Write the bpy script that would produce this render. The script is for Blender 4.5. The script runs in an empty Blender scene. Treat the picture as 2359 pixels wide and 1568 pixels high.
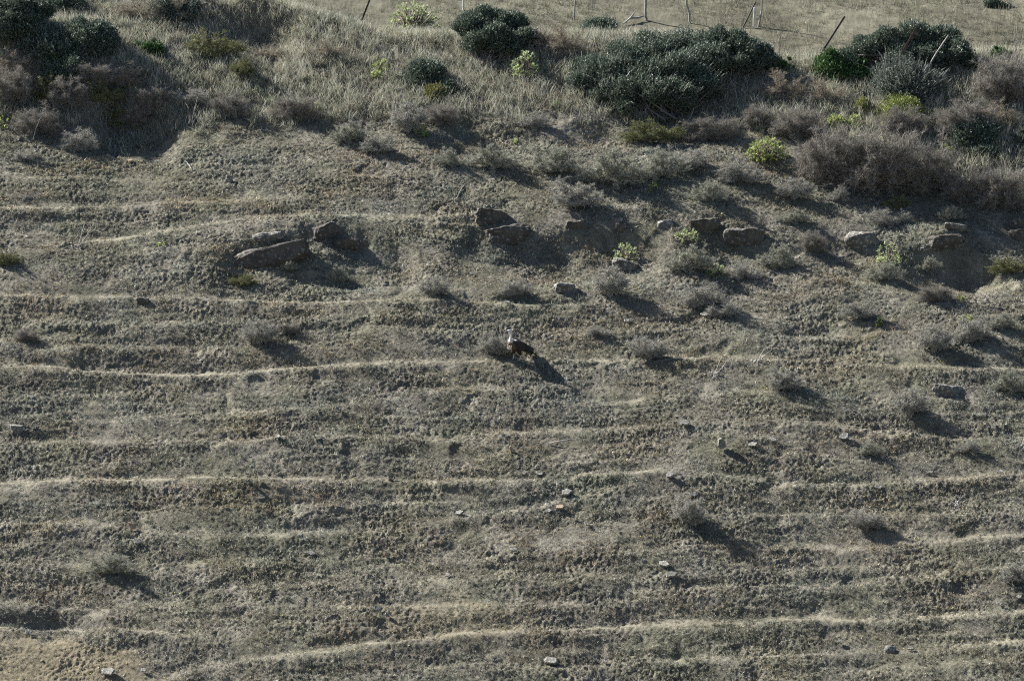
import bpy, bmesh, math, time
import numpy as np
from mathutils import Vector, Matrix
R = math.radians
SC = bpy.context.scene
COL = SC.collection

# ------------------------------------------------------------------ camera, sky, sun
D, PITCH, WID = 100.0, R(20), 27.7
CAM = np.array([0.0, -D*math.cos(PITCH), D*math.sin(PITCH)])
cd = bpy.data.cameras.new('camera'); cam = bpy.data.objects.new('camera', cd); COL.objects.link(cam)
cam.location = CAM; cam.rotation_euler = (R(90)-PITCH, 0, 0)
cd.lens = 36*D/WID; cd.clip_end = 3000; cd.clip_start = 0.5
SC.camera = cam
SUN_DIR = Vector((-1.5, .90, 1.08)).normalized()          # towards the sun
elev = math.asin(SUN_DIR.z); azim = math.atan2(SUN_DIR.x, SUN_DIR.y)
w = bpy.data.worlds.new("World"); SC.world = w; w.use_nodes = True
nt = w.node_tree; bgn = nt.nodes['Background']
sky = nt.nodes.new('ShaderNodeTexSky'); sky.sky_type = 'NISHITA'; sky.sun_disc = False
sky.ozone_density = 3.0; sky.sun_elevation = elev; sky.sun_rotation = azim
nt.links.new(sky.outputs[0], bgn.inputs[0]); bgn.inputs[1].default_value = 0.052
sl = bpy.data.lights.new('sun', 'SUN'); sl.energy = 5.0; sl.angle = R(0.5); sl.color = (1, .975, .93)
so = bpy.data.objects.new('sun', sl); COL.objects.link(so)
so.rotation_euler = SUN_DIR.to_track_quat('Z', 'Y').to_euler(); so.location = (-20, 15, 30)
SC.view_settings.view_transform = 'Standard'; SC.view_settings.look = 'None'
SC.view_settings.exposure = 1.65; SC.view_settings.gamma = 1
SC.cycles.use_denoising = False; SC.cycles.pixel_filter_type = 'BLACKMAN_HARRIS'; SC.cycles.filter_width = 1.15
SC.cycles.max_bounces = 4; SC.cycles.diffuse_bounces = 2; SC.cycles.transparent_max_bounces = 4
SC.cycles.transmission_bounces = 2; SC.cycles.glossy_bounces = 2

# ------------------------------------------------------------------ numeric helpers
def _hash(ix, iy, seed):
    h = (ix.astype(np.int64)*374761393 + iy.astype(np.int64)*668265263 + seed*1442695041) & 0xFFFFFFFF
    h = ((h ^ (h >> 13))*1274126177) & 0xFFFFFFFF
    return h ^ (h >> 16)
def pn(x, y, seed=0):
    x = np.asarray(x, float); y = np.asarray(y, float)
    ix = np.floor(x).astype(np.int64); iy = np.floor(y).astype(np.int64)
    fx = x-ix; fy = y-iy
    u = fx*fx*fx*(fx*(fx*6-15)+10); v = fy*fy*fy*(fy*(fy*6-15)+10)
    def g(dx, dy):
        a = _hash(ix+dx, iy+dy, seed).astype(float)*(2*math.pi/4294967296.0)
        return np.cos(a)*(fx-dx)+np.sin(a)*(fy-dy)
    return ((g(0,0)*(1-u)+g(1,0)*u)*(1-v)+(g(0,1)*(1-u)+g(1,1)*u)*v)*1.5
def fbm(x, y, o=4, seed=0, gain=.5):
    s = 0; a = 1; f = 1
    for i in range(o):
        s = s+a*pn(x*f+i*7.3, y*f-i*3.1, seed+i*17); a *= gain; f *= 2.03
    return s
def sst(a, b, x):
    t = np.clip((x-a)/(b-a), 0, 1); return t*t*(3-2*t)
def smin(a, b, k): 
    h = np.clip(.5+.5*(b-a)/k, 0, 1); return b*(1-h)+a*h-k*h*(1-h)
def smax(a, b, k): return -smin(-a, -b, k)

S = math.tan(R(20))
MPP = WID/2358.0                       # metres per unit of the 2358 wide layout, at distance D
def ray(px, py):
    px = np.asarray(px, float); py = np.asarray(py, float)
    u = (px-1179)*MPP; v = (784-py)*MPP
    cp, sp = math.cos(PITCH), math.sin(PITCH)
    d = np.stack([u, D*cp+v*sp, -D*sp+v*cp], -1)
    return d/np.linalg.norm(d, axis=-1, keepdims=True)
def plane_hit(px, py, s=S):
    d = ray(px, py); t = (S*CAM[1]-CAM[2])/(d[..., 2]-S*d[..., 1])
    return CAM+d*t[..., None]
def pline(pts):
    a = np.array(pts, float); h = plane_hit(a[:, 0], a[:, 1]); return h[:, 0], h[:, 1]

# ------------------------------------------------------------------ hillside shape
CREST = pline([(-400,-70),(400,-62),(500,-25),(620,14),(740,40),(880,78),(1050,86),(1300,84),(1500,88),(1700,112),(1800,135),(1950,142),(2100,134),(2358,124),(2700,110)])
TRACKS = [  # px polyline, rise of its outer edge, half width
 ([(-300,412),(100,408),(300,405),(520,412),(640,418)], .05, .22),
 ([(-300,495),(0,487),(100,482),(200,475),(300,470),(420,462),(600,466)], .10, .24),
 ([(150,560),(300,548),(400,532),(470,520),(560,512),(700,508),(820,503),(900,500),(1000,496),(1080,498)], .12, .26),
 ([(-300,676),(0,683),(150,686),(300,688),(480,690),(650,697),(850,700),(1000,697),(1080,695),(1250,704),(1400,700)], .11, .20),
 ([(-300,850),(0,852),(120,848),(200,855),(420,857),(600,848),(800,843),(1000,838),(1180,829),(1300,823),(1500,824),(1700,826),(1900,833),(2050,846),(2200,852),(2358,852),(2700,856)], .12, .21),
 ([(-300,790),(0,795),(80,812),(200,800),(400,797),(560,800),(640,795)], .09, .22),
 ([(240,968),(340,960),(500,950),(700,945),(800,925),(920,905),(1050,895),(1200,893),(1350,888)], .08, .22),
 ([(-300,1024),(0,1020),(200,1018),(400,1015),(560,1020),(700,1005),(900,1000),(1030,1010),(1150,997),(1250,992),(1450,987),(1650,985),(1800,968),(2000,990),(2200,1012),(2500,1020)], .09, .21),
 ([(-300,1110),(0,1105),(300,1105),(450,1098),(600,1105),(900,1100),(1200,1105),(1400,1100),(1530,1095),(1800,1115),(2000,1118),(2150,1100),(2358,1095),(2700,1090)], .11, .22),
 ([(-300,1200),(0,1205),(200,1200),(400,1230),(600,1226),(900,1203),(1050,1190),(1250,1162),(1400,1140),(1500,1118)], .09, .22),
 ([(600,1342),(900,1334),(1100,1330),(1400,1326),(1600,1322),(1900,1300),(2300,1290)], .06, .24),
 ([(700,1500),(900,1482),(1100,1457),(1300,1446),(1500,1432),(1700,1430),(1900,1417),(2100,1415),(2358,1402),(2700,1395)], .12, .22),
 ([(300,1572),(420,1552),(560,1528),(700,1512),(850,1502)], .10, .20),
 ([(1400,1368),(1600,1356),(1800,1346),(2000,1332),(2358,1304),(2700,1290)], .09, .22),
 ([(1500,1262),(1800,1250),(2000,1256),(2358,1230),(2700,1220)], .07, .22),
 ([(1500,1520),(1800,1506),(2100,1490),(2358,1472),(2700,1465)], .09, .22),
 ([(-300,1385),(0,1380),(250,1392),(450,1385),(640,1400)], .08, .22),
 ([(-300,905),(0,910),(200,905),(330,912)], .06, .2), ([(1250,930),(1450,925),(1700,905),(1900,915),(2358,935)], .06, .2),
 ([(500,1165),(700,1160),(850,1150),(1000,1152)], .06, .2), ([(1600,1190),(1850,1180),(2100,1185),(2358,1172)], .06, .2),
 ([(-300,1300),(100,1290),(300,1300),(600,1290),(800,1280)], .06, .2), ([(800,760),(1000,768),(1150,760)], .05, .2), ([(1250,760),(1500,752),(1800,770),(2100,765)], .05, .22),
 ([(0,740),(300,745),(600,735),(800,740)], .06, .2), ([(700,1400),(900,1395),(1200,1390),(1500,1385)], .06, .2), ([(1900,1540),(2358,1520)], .07, .2), ([(900,1545),(1300,1530),(1700,1500)], .06, .2),
 ([(-300,1450),(0,1440),(150,1425),(330,1450),(480,1470)], .14, .18),
]
BANKS = [  # steep earth banks in the rocky band: px line of the upper edge, height, width
 ([(480,600),(540,575),(620,548),(720,528),(800,528),(900,545),(960,575),(1000,610)], .48, .50),
 ([(1030,545),(1090,515),(1160,525),(1230,528),(1320,518),(1420,512),(1500,525),(1560,545)], .48, .50),
 ([(1540,520),(1640,520),(1700,540),(1790,548),(1860,560)], .36, .45),
 ([(1840,545),(1900,530),(1980,545),(2040,580)], .34, .42),
 ([(2060,560),(2120,556),(2200,558),(2260,575),(2330,600)], .52, .45),
 ([(1290,278),(1340,262),(1400,270),(1440,300)], .40, .38),
 ([(1010,262),(1080,262),(1160,285),(1220,305)], .34, .40),
 ([(480,-40),(560,0),(640,40),(700,75)], .75, .60),
 ([(200,215),(260,195),(340,205),(420,255)], 1.2, .75),
 ([(0,190),(80,175),(170,195),(215,230)], .6, .55),
]
BUMPS = [  # px, py, height, radius x, radius y (m)
 (520,30,.45,1.5,.6),(610,62,-.25,1.2,.6),(110,150,1.15,2.6,1.6),(300,215,.35,1.6,.8),(700,590,.25,1.4,.9),(2170,540,.3,1.2,.7),(770,640,-.28,2.0,.8),(1300,600,-.26,1.8,.7),
 (2210,620,-.3,1.2,.6),(1500,300,-.2,2.0,1.0),(120,1430,-.3,1.1,.5),(1650,470,.15,1.6,.8),(450,590,.12,1.5,.8),(1600,270,-.3,1.5,1.0),
]
_TR = [(pline(p), a, wd) for p, a, wd in TRACKS]
_BK = [(pline(p), a, wd) for p, a, wd in BANKS]
_BP = []
for bx, by, h, rx, ry in BUMPS:
    q = plane_hit(np.array([bx]), np.array([by]))[0]; _BP.append((q[0], q[1], h, rx, ry))
def lobe(t, w):
    q = t/w; return -q*np.exp(.5-.5*q*q)
def fade(x, X, m=1.2): return sst(X[0]-m*.2, X[0]+m, x)*(1-sst(X[-1]-m, X[-1]+m*.2, x))
def trackmask(x, y):
    x = np.asarray(x, float); y = np.asarray(y, float); m = np.zeros_like(x)
    for i, ((X, Y), a, wd) in enumerate(_TR):
        near = np.abs(y-np.interp(x, X, Y)) < .7
        if not near.any(): continue
        xs, ys = x[near], y[near]
        yk = np.interp(xs, X, Y)+warp(xs, i)
        f = fade(xs, X)*((.46 if a >= .1 else .25)+.65*pn(xs*.23, xs*0+i*9.1, 6)+.6*pn(xs*1.3, xs*0+i*4.1, 7)+.35*pn(xs*4.5, ys*6, 19))*min(1.2, a/.1)
        ww = .75*wd*(.72+.7*pn(xs*.6, xs*0+i*2.7, 16)+.3*pn(xs*3, ys*3, 18))
        m[near] = np.maximum(m[near], np.clip(f, 0, 1)*np.exp(-((ys-yk+.03)/np.maximum(ww, .06))**2))
    return np.clip(m, 0, 1)
def warp(x, i): return .05*pn(x*.5, x*0+i*3.3, 5)+.03*pn(x*2.3, x*0+i*1.3, 15)
bare = plane_hit(np.array([60.]), np.array([1540.]))[0]
bare2 = plane_hit(np.array([1050.]), np.array([1430.]))[0]
def baremask(x, y):
    n = .5*fbm(x*1.1, y*1.6, 3, 99)
    a = 1-sst(.7, 1.15, np.hypot((x-bare[0])/3.1, (y-bare[1])/1.25)+n*.5)
    b = .55*(1-sst(.5, 1.1, np.hypot((x-bare2[0])/2.6, (y-bare2[1])/.9)+n))
    return np.maximum(a, b)
def H0(x, y):
    """large forms"""
    yc = np.interp(x, *CREST)
    z = S*y+.18*fbm(x*.13, y*.16, 2, 31)
    cap = S*yc+.1-.40*(y-yc)
    fld = S*12.6-1.3+.075*(y-12)+.25*pn(x*.08, y*.06, 77)
    fld = smin(fld, 14+.02*y+0*x, 4)-3.0*np.maximum(0, yc+1.5-y)
    val = CAM[2]-1.6-(y-CAM[1])*.7
    z = smin(z, cap, .5); z = smax(z, fld, .5)
    z = smax(z, smin(val, CAM[2]-1.6+0*x-.02*np.abs(y-CAM[1]), 2), 3)
    return z
def H(x, y):
    x = np.asarray(x, float); y = np.asarray(y, float); sh = x.shape; x = x.ravel(); y = y.ravel()
    z = H0(x, y)
    z += 0
    yc = np.interp(x, *CREST)
    on = sst(-60, -30, y)*(1-sst(yc-.3, yc+.4, y))
    for i, ((X, Y), a, wd) in enumerate(_TR):
        near = (np.abs(y-np.interp(x, X, Y)) < 2.0)
        if not near.any(): continue
        xs = x[near]; ys = y[near]
        t = ys-np.interp(xs, X, Y)-warp(xs, i)
        f = fade(xs, X)*np.clip(.8+.6*pn(xs*.31, xs*0+i*5.7, 8)+.6*pn(xs*1.7, ys*1.2+i*5.7, 28), .1, 1.5)
        lo = lobe(t, .82*wd*(1+.35*(t < 0)))*np.where(t < 0, 1.0, .65)
        z[near] += .72*f*a*lo
    for (X, Y), a, wd in _BK:
        near = (np.abs(y-np.interp(x, X, Y)) < 3.0) & (x > X[0]-1) & (x < X[-1]+1); a = a*(.66 if Y.mean() < 6.5 else .8)
        if not near.any(): continue
        xs = x[near]; ys = y[near]; t = ys-np.interp(xs, X, Y)+.12*fbm(xs*1.3, xs*0, 3, 9)
        f = fade(xs, X, 1.1)*(1+.5*pn(xs*.8, xs*0, 12))
        z[near] += f*a*np.where(t < 0, -1.0*(1-np.exp(-(t/(wd*.8))**2))*np.exp(-.5*(np.maximum(-t-wd, 0)/(wd*1.9))**2), .12*np.exp(-(t/.8)**2)*(t/.4))
    for bx, by, h, rx, ry in _BP:
        z += h*np.exp(-((x-bx)/rx)**2-((y-by)/ry)**2)
    tm = trackmask(x, y)*on
    rough = on*(1-.75*tm)*np.clip(.85+1.1*fbm(x*.42, y*.75, 3, 65), .25, 1.5)*(1-.55*baremask(x, y))
    # small terracettes stretched along the contour, clods and hoof-broken ground
    wx = x+.5*pn(x*.5, y*.5, 40)
    z += rough*(.036*fbm(wx*.40, y*1.7+.25*pn(x*.3, y*.3, 41), 3, 50)
                +.022*(.4-np.abs(pn(wx*.5, y*3.6+.6*pn(x*.4, y*.4, 43), 52))*2)
                +.020*fbm(x*1.25, y*2.6, 3, 60))
    r = np.abs(fbm(x*3.1, y*4.3, 2, 70)); z += rough*(.018*(.35-r))*np.clip(.55+1.3*pn(x*.45, y*.7, 71), 0, 1.4)
    z += (.008+.030*rough*np.clip(.8+.9*pn(x*.8, y*1.3, 81), .2, 1.6))*fbm(x*9.5, y*13, 3, 80, .75)
    cr = 1-2*np.abs(pn(x*6.2, y*8.5, 87)); z += rough*.010*cr*np.clip(.6+1.2*pn(x*1.1, y*1.6, 88), .1, 1.4)
    sc = np.clip(pn(x*1.1+.4*pn(x*2, y*2, 90), y*1.5, 91)-.28, 0, 1); z -= on*.13*sc*(1-tm)
    z += (1-on)*.02*fbm(x*2, y*2, 3, 85)
    # bare slipped earth, bottom left
    return z.reshape(sh)
def G(px, py):
    """point of the hillside met by the ray through a layout pixel"""
    px = np.atleast_1d(np.asarray(px, float)); py = np.atleast_1d(np.asarray(py, float))
    d = ray(px, py); ts = np.arange(78, 190, .25)
    P = CAM+d[:, None, :]*ts[None, :, None]
    g = P[..., 2]-H(P[..., 0], P[..., 1])
    k = np.argmax(g < 0, axis=1); hi = ts[k]; lo = hi-.25
    for _ in range(9):
        m = (lo+hi)/2; P = CAM+d*m[:, None]; b = P[:, 2]-H(P[:, 0], P[:, 1]) < 0
        hi = np.where(b, m, hi); lo = np.where(b, lo, m)
    P = CAM+d*hi[:, None]
    return P
def mpp(P): return float(np.linalg.norm(np.asarray(P)-CAM))/D*MPP

# ------------------------------------------------------------------ mesh helpers
def mesh_np(name, V, F, mat=None, col=None, smooth=False, parent=None, link=True, nv=3):
    """V (n,3), F (m,nv) -> object; col (n,3) colour attribute on points"""
    me = bpy.data.meshes.new(name); V = np.ascontiguousarray(V, np.float32); F = np.ascontiguousarray(F, np.int32)
    me.vertices.add(len(V)); me.vertices.foreach_set('co', V.ravel())
    me.loops.add(F.size); me.loops.foreach_set('vertex_index', F.ravel())
    me.polygons.add(len(F)); me.polygons.foreach_set('loop_start', np.arange(0, F.size, nv, dtype=np.int32))
    me.polygons.foreach_set('loop_total', np.full(len(F), nv, np.int32))
    if smooth: me.polygons.foreach_set('use_smooth', np.ones(len(F), bool))
    if col is not None:
        c = np.ones((len(V), 4), np.float32); c[:, :3] = col
        a = me.color_attributes.new('tint', 'FLOAT_COLOR', 'POINT'); a.data.foreach_set('color', c.ravel())
    me.update(calc_edges=True)
    if mat: me.materials.append(mat)
    o = bpy.data.objects.new(name, me)
    if link: COL.objects.link(o)
    if parent: o.parent = parent
    return o
def tag(o, label=None, cat=None, group=None, kind=None):
    for k, v in (('label', label), ('category', cat), ('group', group), ('kind', kind)):
        if v: o[k] = v
    return o
def empty(name, loc, label, cat, group=None):
    o = bpy.data.objects.new(name, None); o.empty_display_size = .2; COL.objects.link(o); o.location = loc
    return tag(o, label, cat, group)

# ------------------------------------------------------------------ materials
def nodes(m):
    m.use_nodes = True; nt = m.node_tree; return nt, nt.nodes, nt.links
def foliage_mat(name, tint=(1, 1, 1), trans=.3, rough=.6, spec=.3, use_attr=True, col=(.1, .1, .1)):
    m = bpy.data.materials.new(name); nt, N, L = nodes(m); b = N['Principled BSDF']
    if use_attr:
        a = N.new('ShaderNodeAttribute'); a.attribute_name = 'tint'
        mx = N.new('ShaderNodeMix'); mx.data_type = 'RGBA'; mx.blend_type = 'MULTIPLY'; mx.inputs[0].default_value = 1
        L.new(a.outputs['Color'], mx.inputs[6]); mx.inputs[7].default_value = (*tint, 1); src = mx.outputs[2]
    else:
        oi = N.new('ShaderNodeObjectInfo'); hs = N.new('ShaderNodeHueSaturation'); hs.inputs['Color'].default_value = (*col, 1)
        mr = N.new('ShaderNodeMapRange'); mr.inputs[3].default_value = .8; mr.inputs[4].default_value = 1.2
        L.new(oi.outputs['Random'], mr.inputs[0]); L.new(mr.outputs[0], hs.inputs['Value']); src = hs.outputs[0]
    L.new(src, b.inputs['Base Color']); b.inputs['Roughness'].default_value = rough
    b.inputs['Specular IOR Level'].default_value = spec
    if trans > 0:
        t = N.new('ShaderNodeBsdfTranslucent'); L.new(src, t.inputs[0]); ms = N.new('ShaderNodeMixShader'); ms.inputs[0].default_value = trans
        L.new(b.outputs[0], ms.inputs[1]); L.new(t.outputs[0], ms.inputs[2]); L.new(ms.outputs[0], N['Material Output'].inputs[0])
    return m
def rock_mat(name, c1, c2, lichen=(.55, .55, .52), lich=.5, scale=9):
    m = bpy.data.materials.new(name); nt, N, L = nodes(m); b = N['Principled BSDF']
    tc = N.new('ShaderNodeTexCoord')
    n1 = N.new('ShaderNodeTexNoise'); n1.inputs['Scale'].default_value = scale*.5; n1.inputs['Detail'].default_value = 8; L.new(tc.outputs['Object'], n1.inputs[0])
    r1 = N.new('ShaderNodeValToRGB'); r1.color_ramp.elements[0].position = .35; r1.color_ramp.elements[1].position = .65
    r1.color_ramp.elements[0].color = (*c1, 1); r1.color_ramp.elements[1].color = (*c2, 1); L.new(n1.outputs[0], r1.inputs[0])
    n2 = N.new('ShaderNodeTexNoise'); n2.inputs['Scale'].default_value = scale*1.6; n2.inputs['Detail'].default_value = 5; n2.inputs['Roughness'].default_value = .7
    L.new(tc.outputs['Object'], n2.inputs[0])
    r2 = N.new('ShaderNodeValToRGB'); r2.color_ramp.elements[0].position = .60-.1*lich; r2.color_ramp.elements[1].position = .66-.1*lich; L.new(n2.outputs[0], r2.inputs[0])
    mx = N.new('ShaderNodeMix'); mx.data_type = 'RGBA'; L.new(r2.outputs[0], mx.inputs[0]); L.new(r1.outputs[0], mx.inputs[6]); mx.inputs[7].default_value = (*lichen, 1)
    L.new(mx.outputs[2], b.inputs['Base Color']); b.inputs['Roughness'].default_value = .85
    n3 = N.new('ShaderNodeTexNoise'); n3.inputs['Scale'].default_value = scale*4; n3.inputs['Detail'].default_value = 6; L.new(tc.outputs['Object'], n3.inputs[0])
    bp = N.new('ShaderNodeBump'); bp.inputs['Strength'].default_value = .6; bp.inputs['Distance'].default_value = .03
    L.new(n3.outputs[0], bp.inputs['Height']); L.new(bp.outputs[0], b.inputs['Normal'])
    return m
def plain_mat(name, col, rough=.7, metal=0, noise=.0):
    m = bpy.data.materials.new(name); nt, N, L = nodes(m); b = N['Principled BSDF']
    b.inputs['Roughness'].default_value = rough; b.inputs['Metallic'].default_value = metal
    tc = N.new('ShaderNodeTexCoord'); n = N.new('ShaderNodeTexNoise'); n.inputs['Scale'].default_value = 14; n.inputs['Detail'].default_value = 6
    L.new(tc.outputs['Object'], n.inputs[0]); r = N.new('ShaderNodeValToRGB')
    r.color_ramp.elements[0].position = .3; r.color_ramp.elements[1].position = .7
    r.color_ramp.elements[0].color = (*[c*(1-noise) for c in col], 1); r.color_ramp.elements[1].color = (*[min(1, c*(1+noise)) for c in col], 1)
    L.new(n.outputs[0], r.inputs[0]); L.new(r.outputs[0], b.inputs['Base Color'])
    return m
# ------------------------------------------------------------------ ground sheet
def axis(parts):
    out = []
    for a, b, s in parts: out.append(np.arange(a, b-1e-9, s))
    return np.concatenate(out)
def grow(a, b, s0, k=1.25):
    out = [a]; s = s0
    while out[-1] < b: s *= k; out.append(out[-1]+s)
    return np.array(out)
xr = grow(20.0, 700, .12)
gx = np.concatenate([-xr[::-1], np.arange(-19.9, -16.0, .1), np.arange(-16.0, 16.0, .032), np.arange(16.0, 19.95, .1), xr])
yt = grow(48, 900, .2); yb = -grow(13.9, 160, .1)[::-1]
gy = np.concatenate([yb, np.arange(-13.8, 15.4, .034), np.arange(15.4, 48, .12), yt])
GX, GY = np.meshgrid(gx, gy)
GZ = H(GX, GY)
nx, ny = len(gx), len(gy)
V = np.stack([GX.ravel(), GY.ravel(), GZ.ravel()], -1)
idx = np.arange(nx*ny).reshape(ny, nx)
F = np.stack([idx[:-1, :-1], idx[:-1, 1:], idx[1:, 1:], idx[1:, :-1]], -1).reshape(-1, 4)
xf, yf = GX.ravel(), GY.ravel()
ycr = np.interp(xf, *CREST)
tint = np.stack([trackmask(xf, yf)*(yf < ycr), baremask(xf, yf), sst(ycr-.5, ycr+2, yf)], -1)
m = bpy.data.materials.new('dry_hillside_soil'); nt, N, L = nodes(m); b = N['Principled BSDF']
def noise(scale, detail=6, rough=.6, vec=None, sc=None):
    n = N.new('ShaderNodeTexNoise'); n.inputs['Scale'].default_value = scale; n.inputs['Detail'].default_value = detail; n.inputs['Roughness'].default_value = rough
    if vec is not None: L.new(vec, n.inputs[0])
    return n.outputs[0]
def ramp(src, stops):
    r = N.new('ShaderNodeValToRGB'); e = r.color_ramp.elements
    while len(e) < len(stops): e.new(.5)
    for k, (p, c) in zip(e, stops): k.position = p; k.color = (*c, 1)
    L.new(src, r.inputs[0]); return r.outputs[0]
def mix(f, a, bb, mode='MIX'):
    x = N.new('ShaderNodeMix'); x.data_type = 'RGBA'; x.blend_type = mode
    for s, i in ((f, 0), (a, 6), (bb, 7)):
        if hasattr(s, 'links'): L.new(s, x.inputs[i])
        else: x.inputs[i].default_value = s if i == 0 else (*s, 1)
    return x.outputs[2]
tc = N.new('ShaderNodeTexCoord'); P = tc.outputs['Object']
at = N.new('ShaderNodeAttribute'); at.attribute_name = 'tint'; sp = N.new('ShaderNodeSeparateColor'); L.new(at.outputs['Color'], sp.inputs[0])
base = ramp(noise(1.4, 9, .7, P), [(.30, (.082, .075, .060)), (.5, (.135, .125, .101)), (.7, (.225, .209, .168))])
grn = ramp(noise(.6, 5, .6, P), [(.42, (1, 1, 1)), (.62, (.86, .90, .80))])
base = mix(1.0, base, grn, 'MULTIPLY')
spk = ramp(noise(38, 3, .6, P), [(.35, (.55, .53, .55)), (.5, (.95, .95, .95)), (.66, (1.5, 1.45, 1.35))])
base = mix(1.0, base, spk, 'MULTIPLY')
dust = ramp(noise(12, 4, .6, P), [(.3, (.17, .153, .112)), (.7, (.27, .247, .185))])
base = mix(sp.outputs[0], base, dust)
earth = ramp(noise(16, 5, .7, P), [(.3, (.135, .114, .075)), (.7, (.21, .182, .125))])
base = mix(sp.outputs[1], base, earth)
fieldc = ramp(noise(.45, 8, .75, P), [(.36, (.075, .070, .050)), (.5, (.11, .103, .074)), (.62, (.155, .146, .105))])
base = mix(sp.outputs[2], base, fieldc)
L.new(base, b.inputs['Base Color']); b.inputs['Roughness'].default_value = .95; b.inputs['Specular IOR Level'].default_value = .1
bp = N.new('ShaderNodeBump'); bp.inputs['Strength'].default_value = .8; bp.inputs['Distance'].default_value = .03
L.new(noise(26, 6, .7, P), bp.inputs['Height']); L.new(bp.outputs[0], b.inputs['Normal'])
ground = mesh_np('ground', V, F, m, tint, smooth=True, nv=4); tag(ground, kind='structure')

# ------------------------------------------------------------------ blades: ground cover
def blades(P, n, L0, L1, w0, w1, tilt0, tilt1, cols, rng, spread=.015, up=None, seg=1, val=.3):
    """n blades at every point P -> V, F, C"""
    N_ = len(P)*n
    B = np.repeat(P, n, 0)+np.concatenate([rng.normal(0, spread, (N_, 2)), np.full((N_, 1), -.006)], 1)
    az = rng.uniform(0, 2*np.pi, N_); ti = rng.uniform(tilt0, tilt1, N_)
    Ln = rng.uniform(L0, L1, N_); W = rng.uniform(w0, w1, N_)
    d = np.stack([np.cos(az)*np.sin(ti), np.sin(az)*np.sin(ti), np.cos(ti)], -1)
    a2 = rng.uniform(0, 2*np.pi, N_); r = np.stack([np.cos(a2), np.sin(a2), rng.uniform(-.5, .5, N_)], -1)
    s = np.cross(d, r); s /= np.linalg.norm(s, axis=1, keepdims=True)+1e-9
    ci = np.repeat(rng.integers(0, len(cols), len(P)), n)
    mixed = rng.random(N_) < .3; ci[mixed] = rng.integers(0, len(cols), mixed.sum())
    c = np.array(cols)[ci]*rng.uniform(1-val, 1+val, (N_, 1))
    T = B+d*Ln[:, None]; s = s*W[:, None]*.5
    if seg == 1:
        V = np.stack([B-s, B+s, T], 1).reshape(-1, 3); F = np.arange(N_*3).reshape(-1, 3); C = np.repeat(c, 3, 0)
    else:
        M = B+d*Ln[:, None]*.45; T = T+np.stack([np.cos(az), np.sin(az), -.6+0*az], -1)*(Ln*.14)[:, None]
        V = np.stack([B-s*.5, B+s*.5, M+s, M-s, T], 1).reshape(-1, 3); k = np.arange(N_)[:, None]*5
        F = np.concatenate([k+[0, 1, 2], k+[0, 2, 3], k+[3, 2, 4]], 0); C = np.repeat(c, 5, 0)
    return V, F, C
def join(parts):
    Vs, Fs, Cs = [], [], []; o = 0
    for v, f, c in parts: Vs.append(v); Fs.append(f+o); Cs.append(c); o += len(v)
    return np.concatenate(Vs), np.concatenate(Fs), np.concatenate(Cs)
M_GRASS = foliage_mat('dry_grass', tint=(.97, 1.0, .96), trans=.30, rough=.55, spec=.35)
rng = np.random.default_rng(4)
GRASSLINE = pline([(-400,296),(0,296),(300,306),(500,296),(700,286),(900,300),(1100,272),(1300,275),(1500,300),(1700,300),(1900,330),(2100,400),(2358,430),(2700,450)])
BIRD = G(1189, 831)[0]
def on_ground(x, y, dz=0): return np.stack([x, y, H(x, y)+dz], -1)
# low dry herbs on the slope
n = 270000
x = rng.uniform(-16, 16, n); y = rng.uniform(-13.8, 15, n)
yc = np.interp(x, *CREST)
keep = (y < yc) & (rng.random(n) > .90*trackmask(x, y)) & (rng.random(n) > .80*baremask(x, y))
dn = .50+.45*fbm(x*.8, y*1.3, 3, 210)+.45*fbm(x*.42, y*.75, 3, 65)+.35*pn(x*4, y*5, 211); keep &= rng.random(n) < dn
keep &= np.hypot(x-BIRD[0], (y-BIRD[1])*.8) > .26
x, y = x[keep], y[keep]; P = on_ground(x, y)
low = blades(P, 6, .03, .10, .008, .020, .10, 1.3, [(.11,.10,.085),(.18,.162,.13),(.31,.285,.225),(.50,.47,.385),(.12,.13,.09),(.19,.16,.13),(.24,.222,.175),(.08,.074,.065),(.40,.35,.27)], rng, .026)
def patch(Vx, C):
    a = np.clip(fbm(Vx[:, 0]*.35, Vx[:, 1]*.6, 3, 500)*1.3, -1, 1)[:, None]; b_ = np.clip(fbm(Vx[:, 0]*1.6, Vx[:, 1]*2.4, 2, 501), -1, 1)[:, None]
    return C*(1+a*np.array([.13, .0, -.12]))*(1+.22*b_)
low = (low[0], low[1], patch(low[0], low[2]))
o = mesh_np('ground_cover', *low[:2], M_GRASS, low[2]); tag(o, 'short grey brown dried herbs matting the trampled slope', 'ground cover', kind='stuff')
# denser clumps of wiry herbs that throw little shadows
n = 30000
x = rng.uniform(-16, 16, n); y = rng.uniform(-13.8, 13, n); k = (rng.random(n) < np.clip(.35+1.1*fbm(x*.9, y*1.4, 3, 310), .03, 1)*(1-trackmask(x, y))*(1-.9*baremask(x, y))) & (np.hypot(x-BIRD[0], y-BIRD[1]) > .3); P = on_ground(x[k], y[k])
cl = blades(P, 14, .04, .10, .007, .016, .05, 1.25, [(.17,.16,.13),(.28,.262,.21),(.14,.137,.105),(.40,.375,.31),(.20,.18,.15)], rng, .04)
cl = (cl[0], cl[1], patch(cl[0], cl[2]))
o = mesh_np('wiry_herbs', *cl[:2], M_GRASS, cl[2]); tag(o, 'low grey wiry herb clumps covering the slope between the tracks', 'herbs', kind='stuff')
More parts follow.
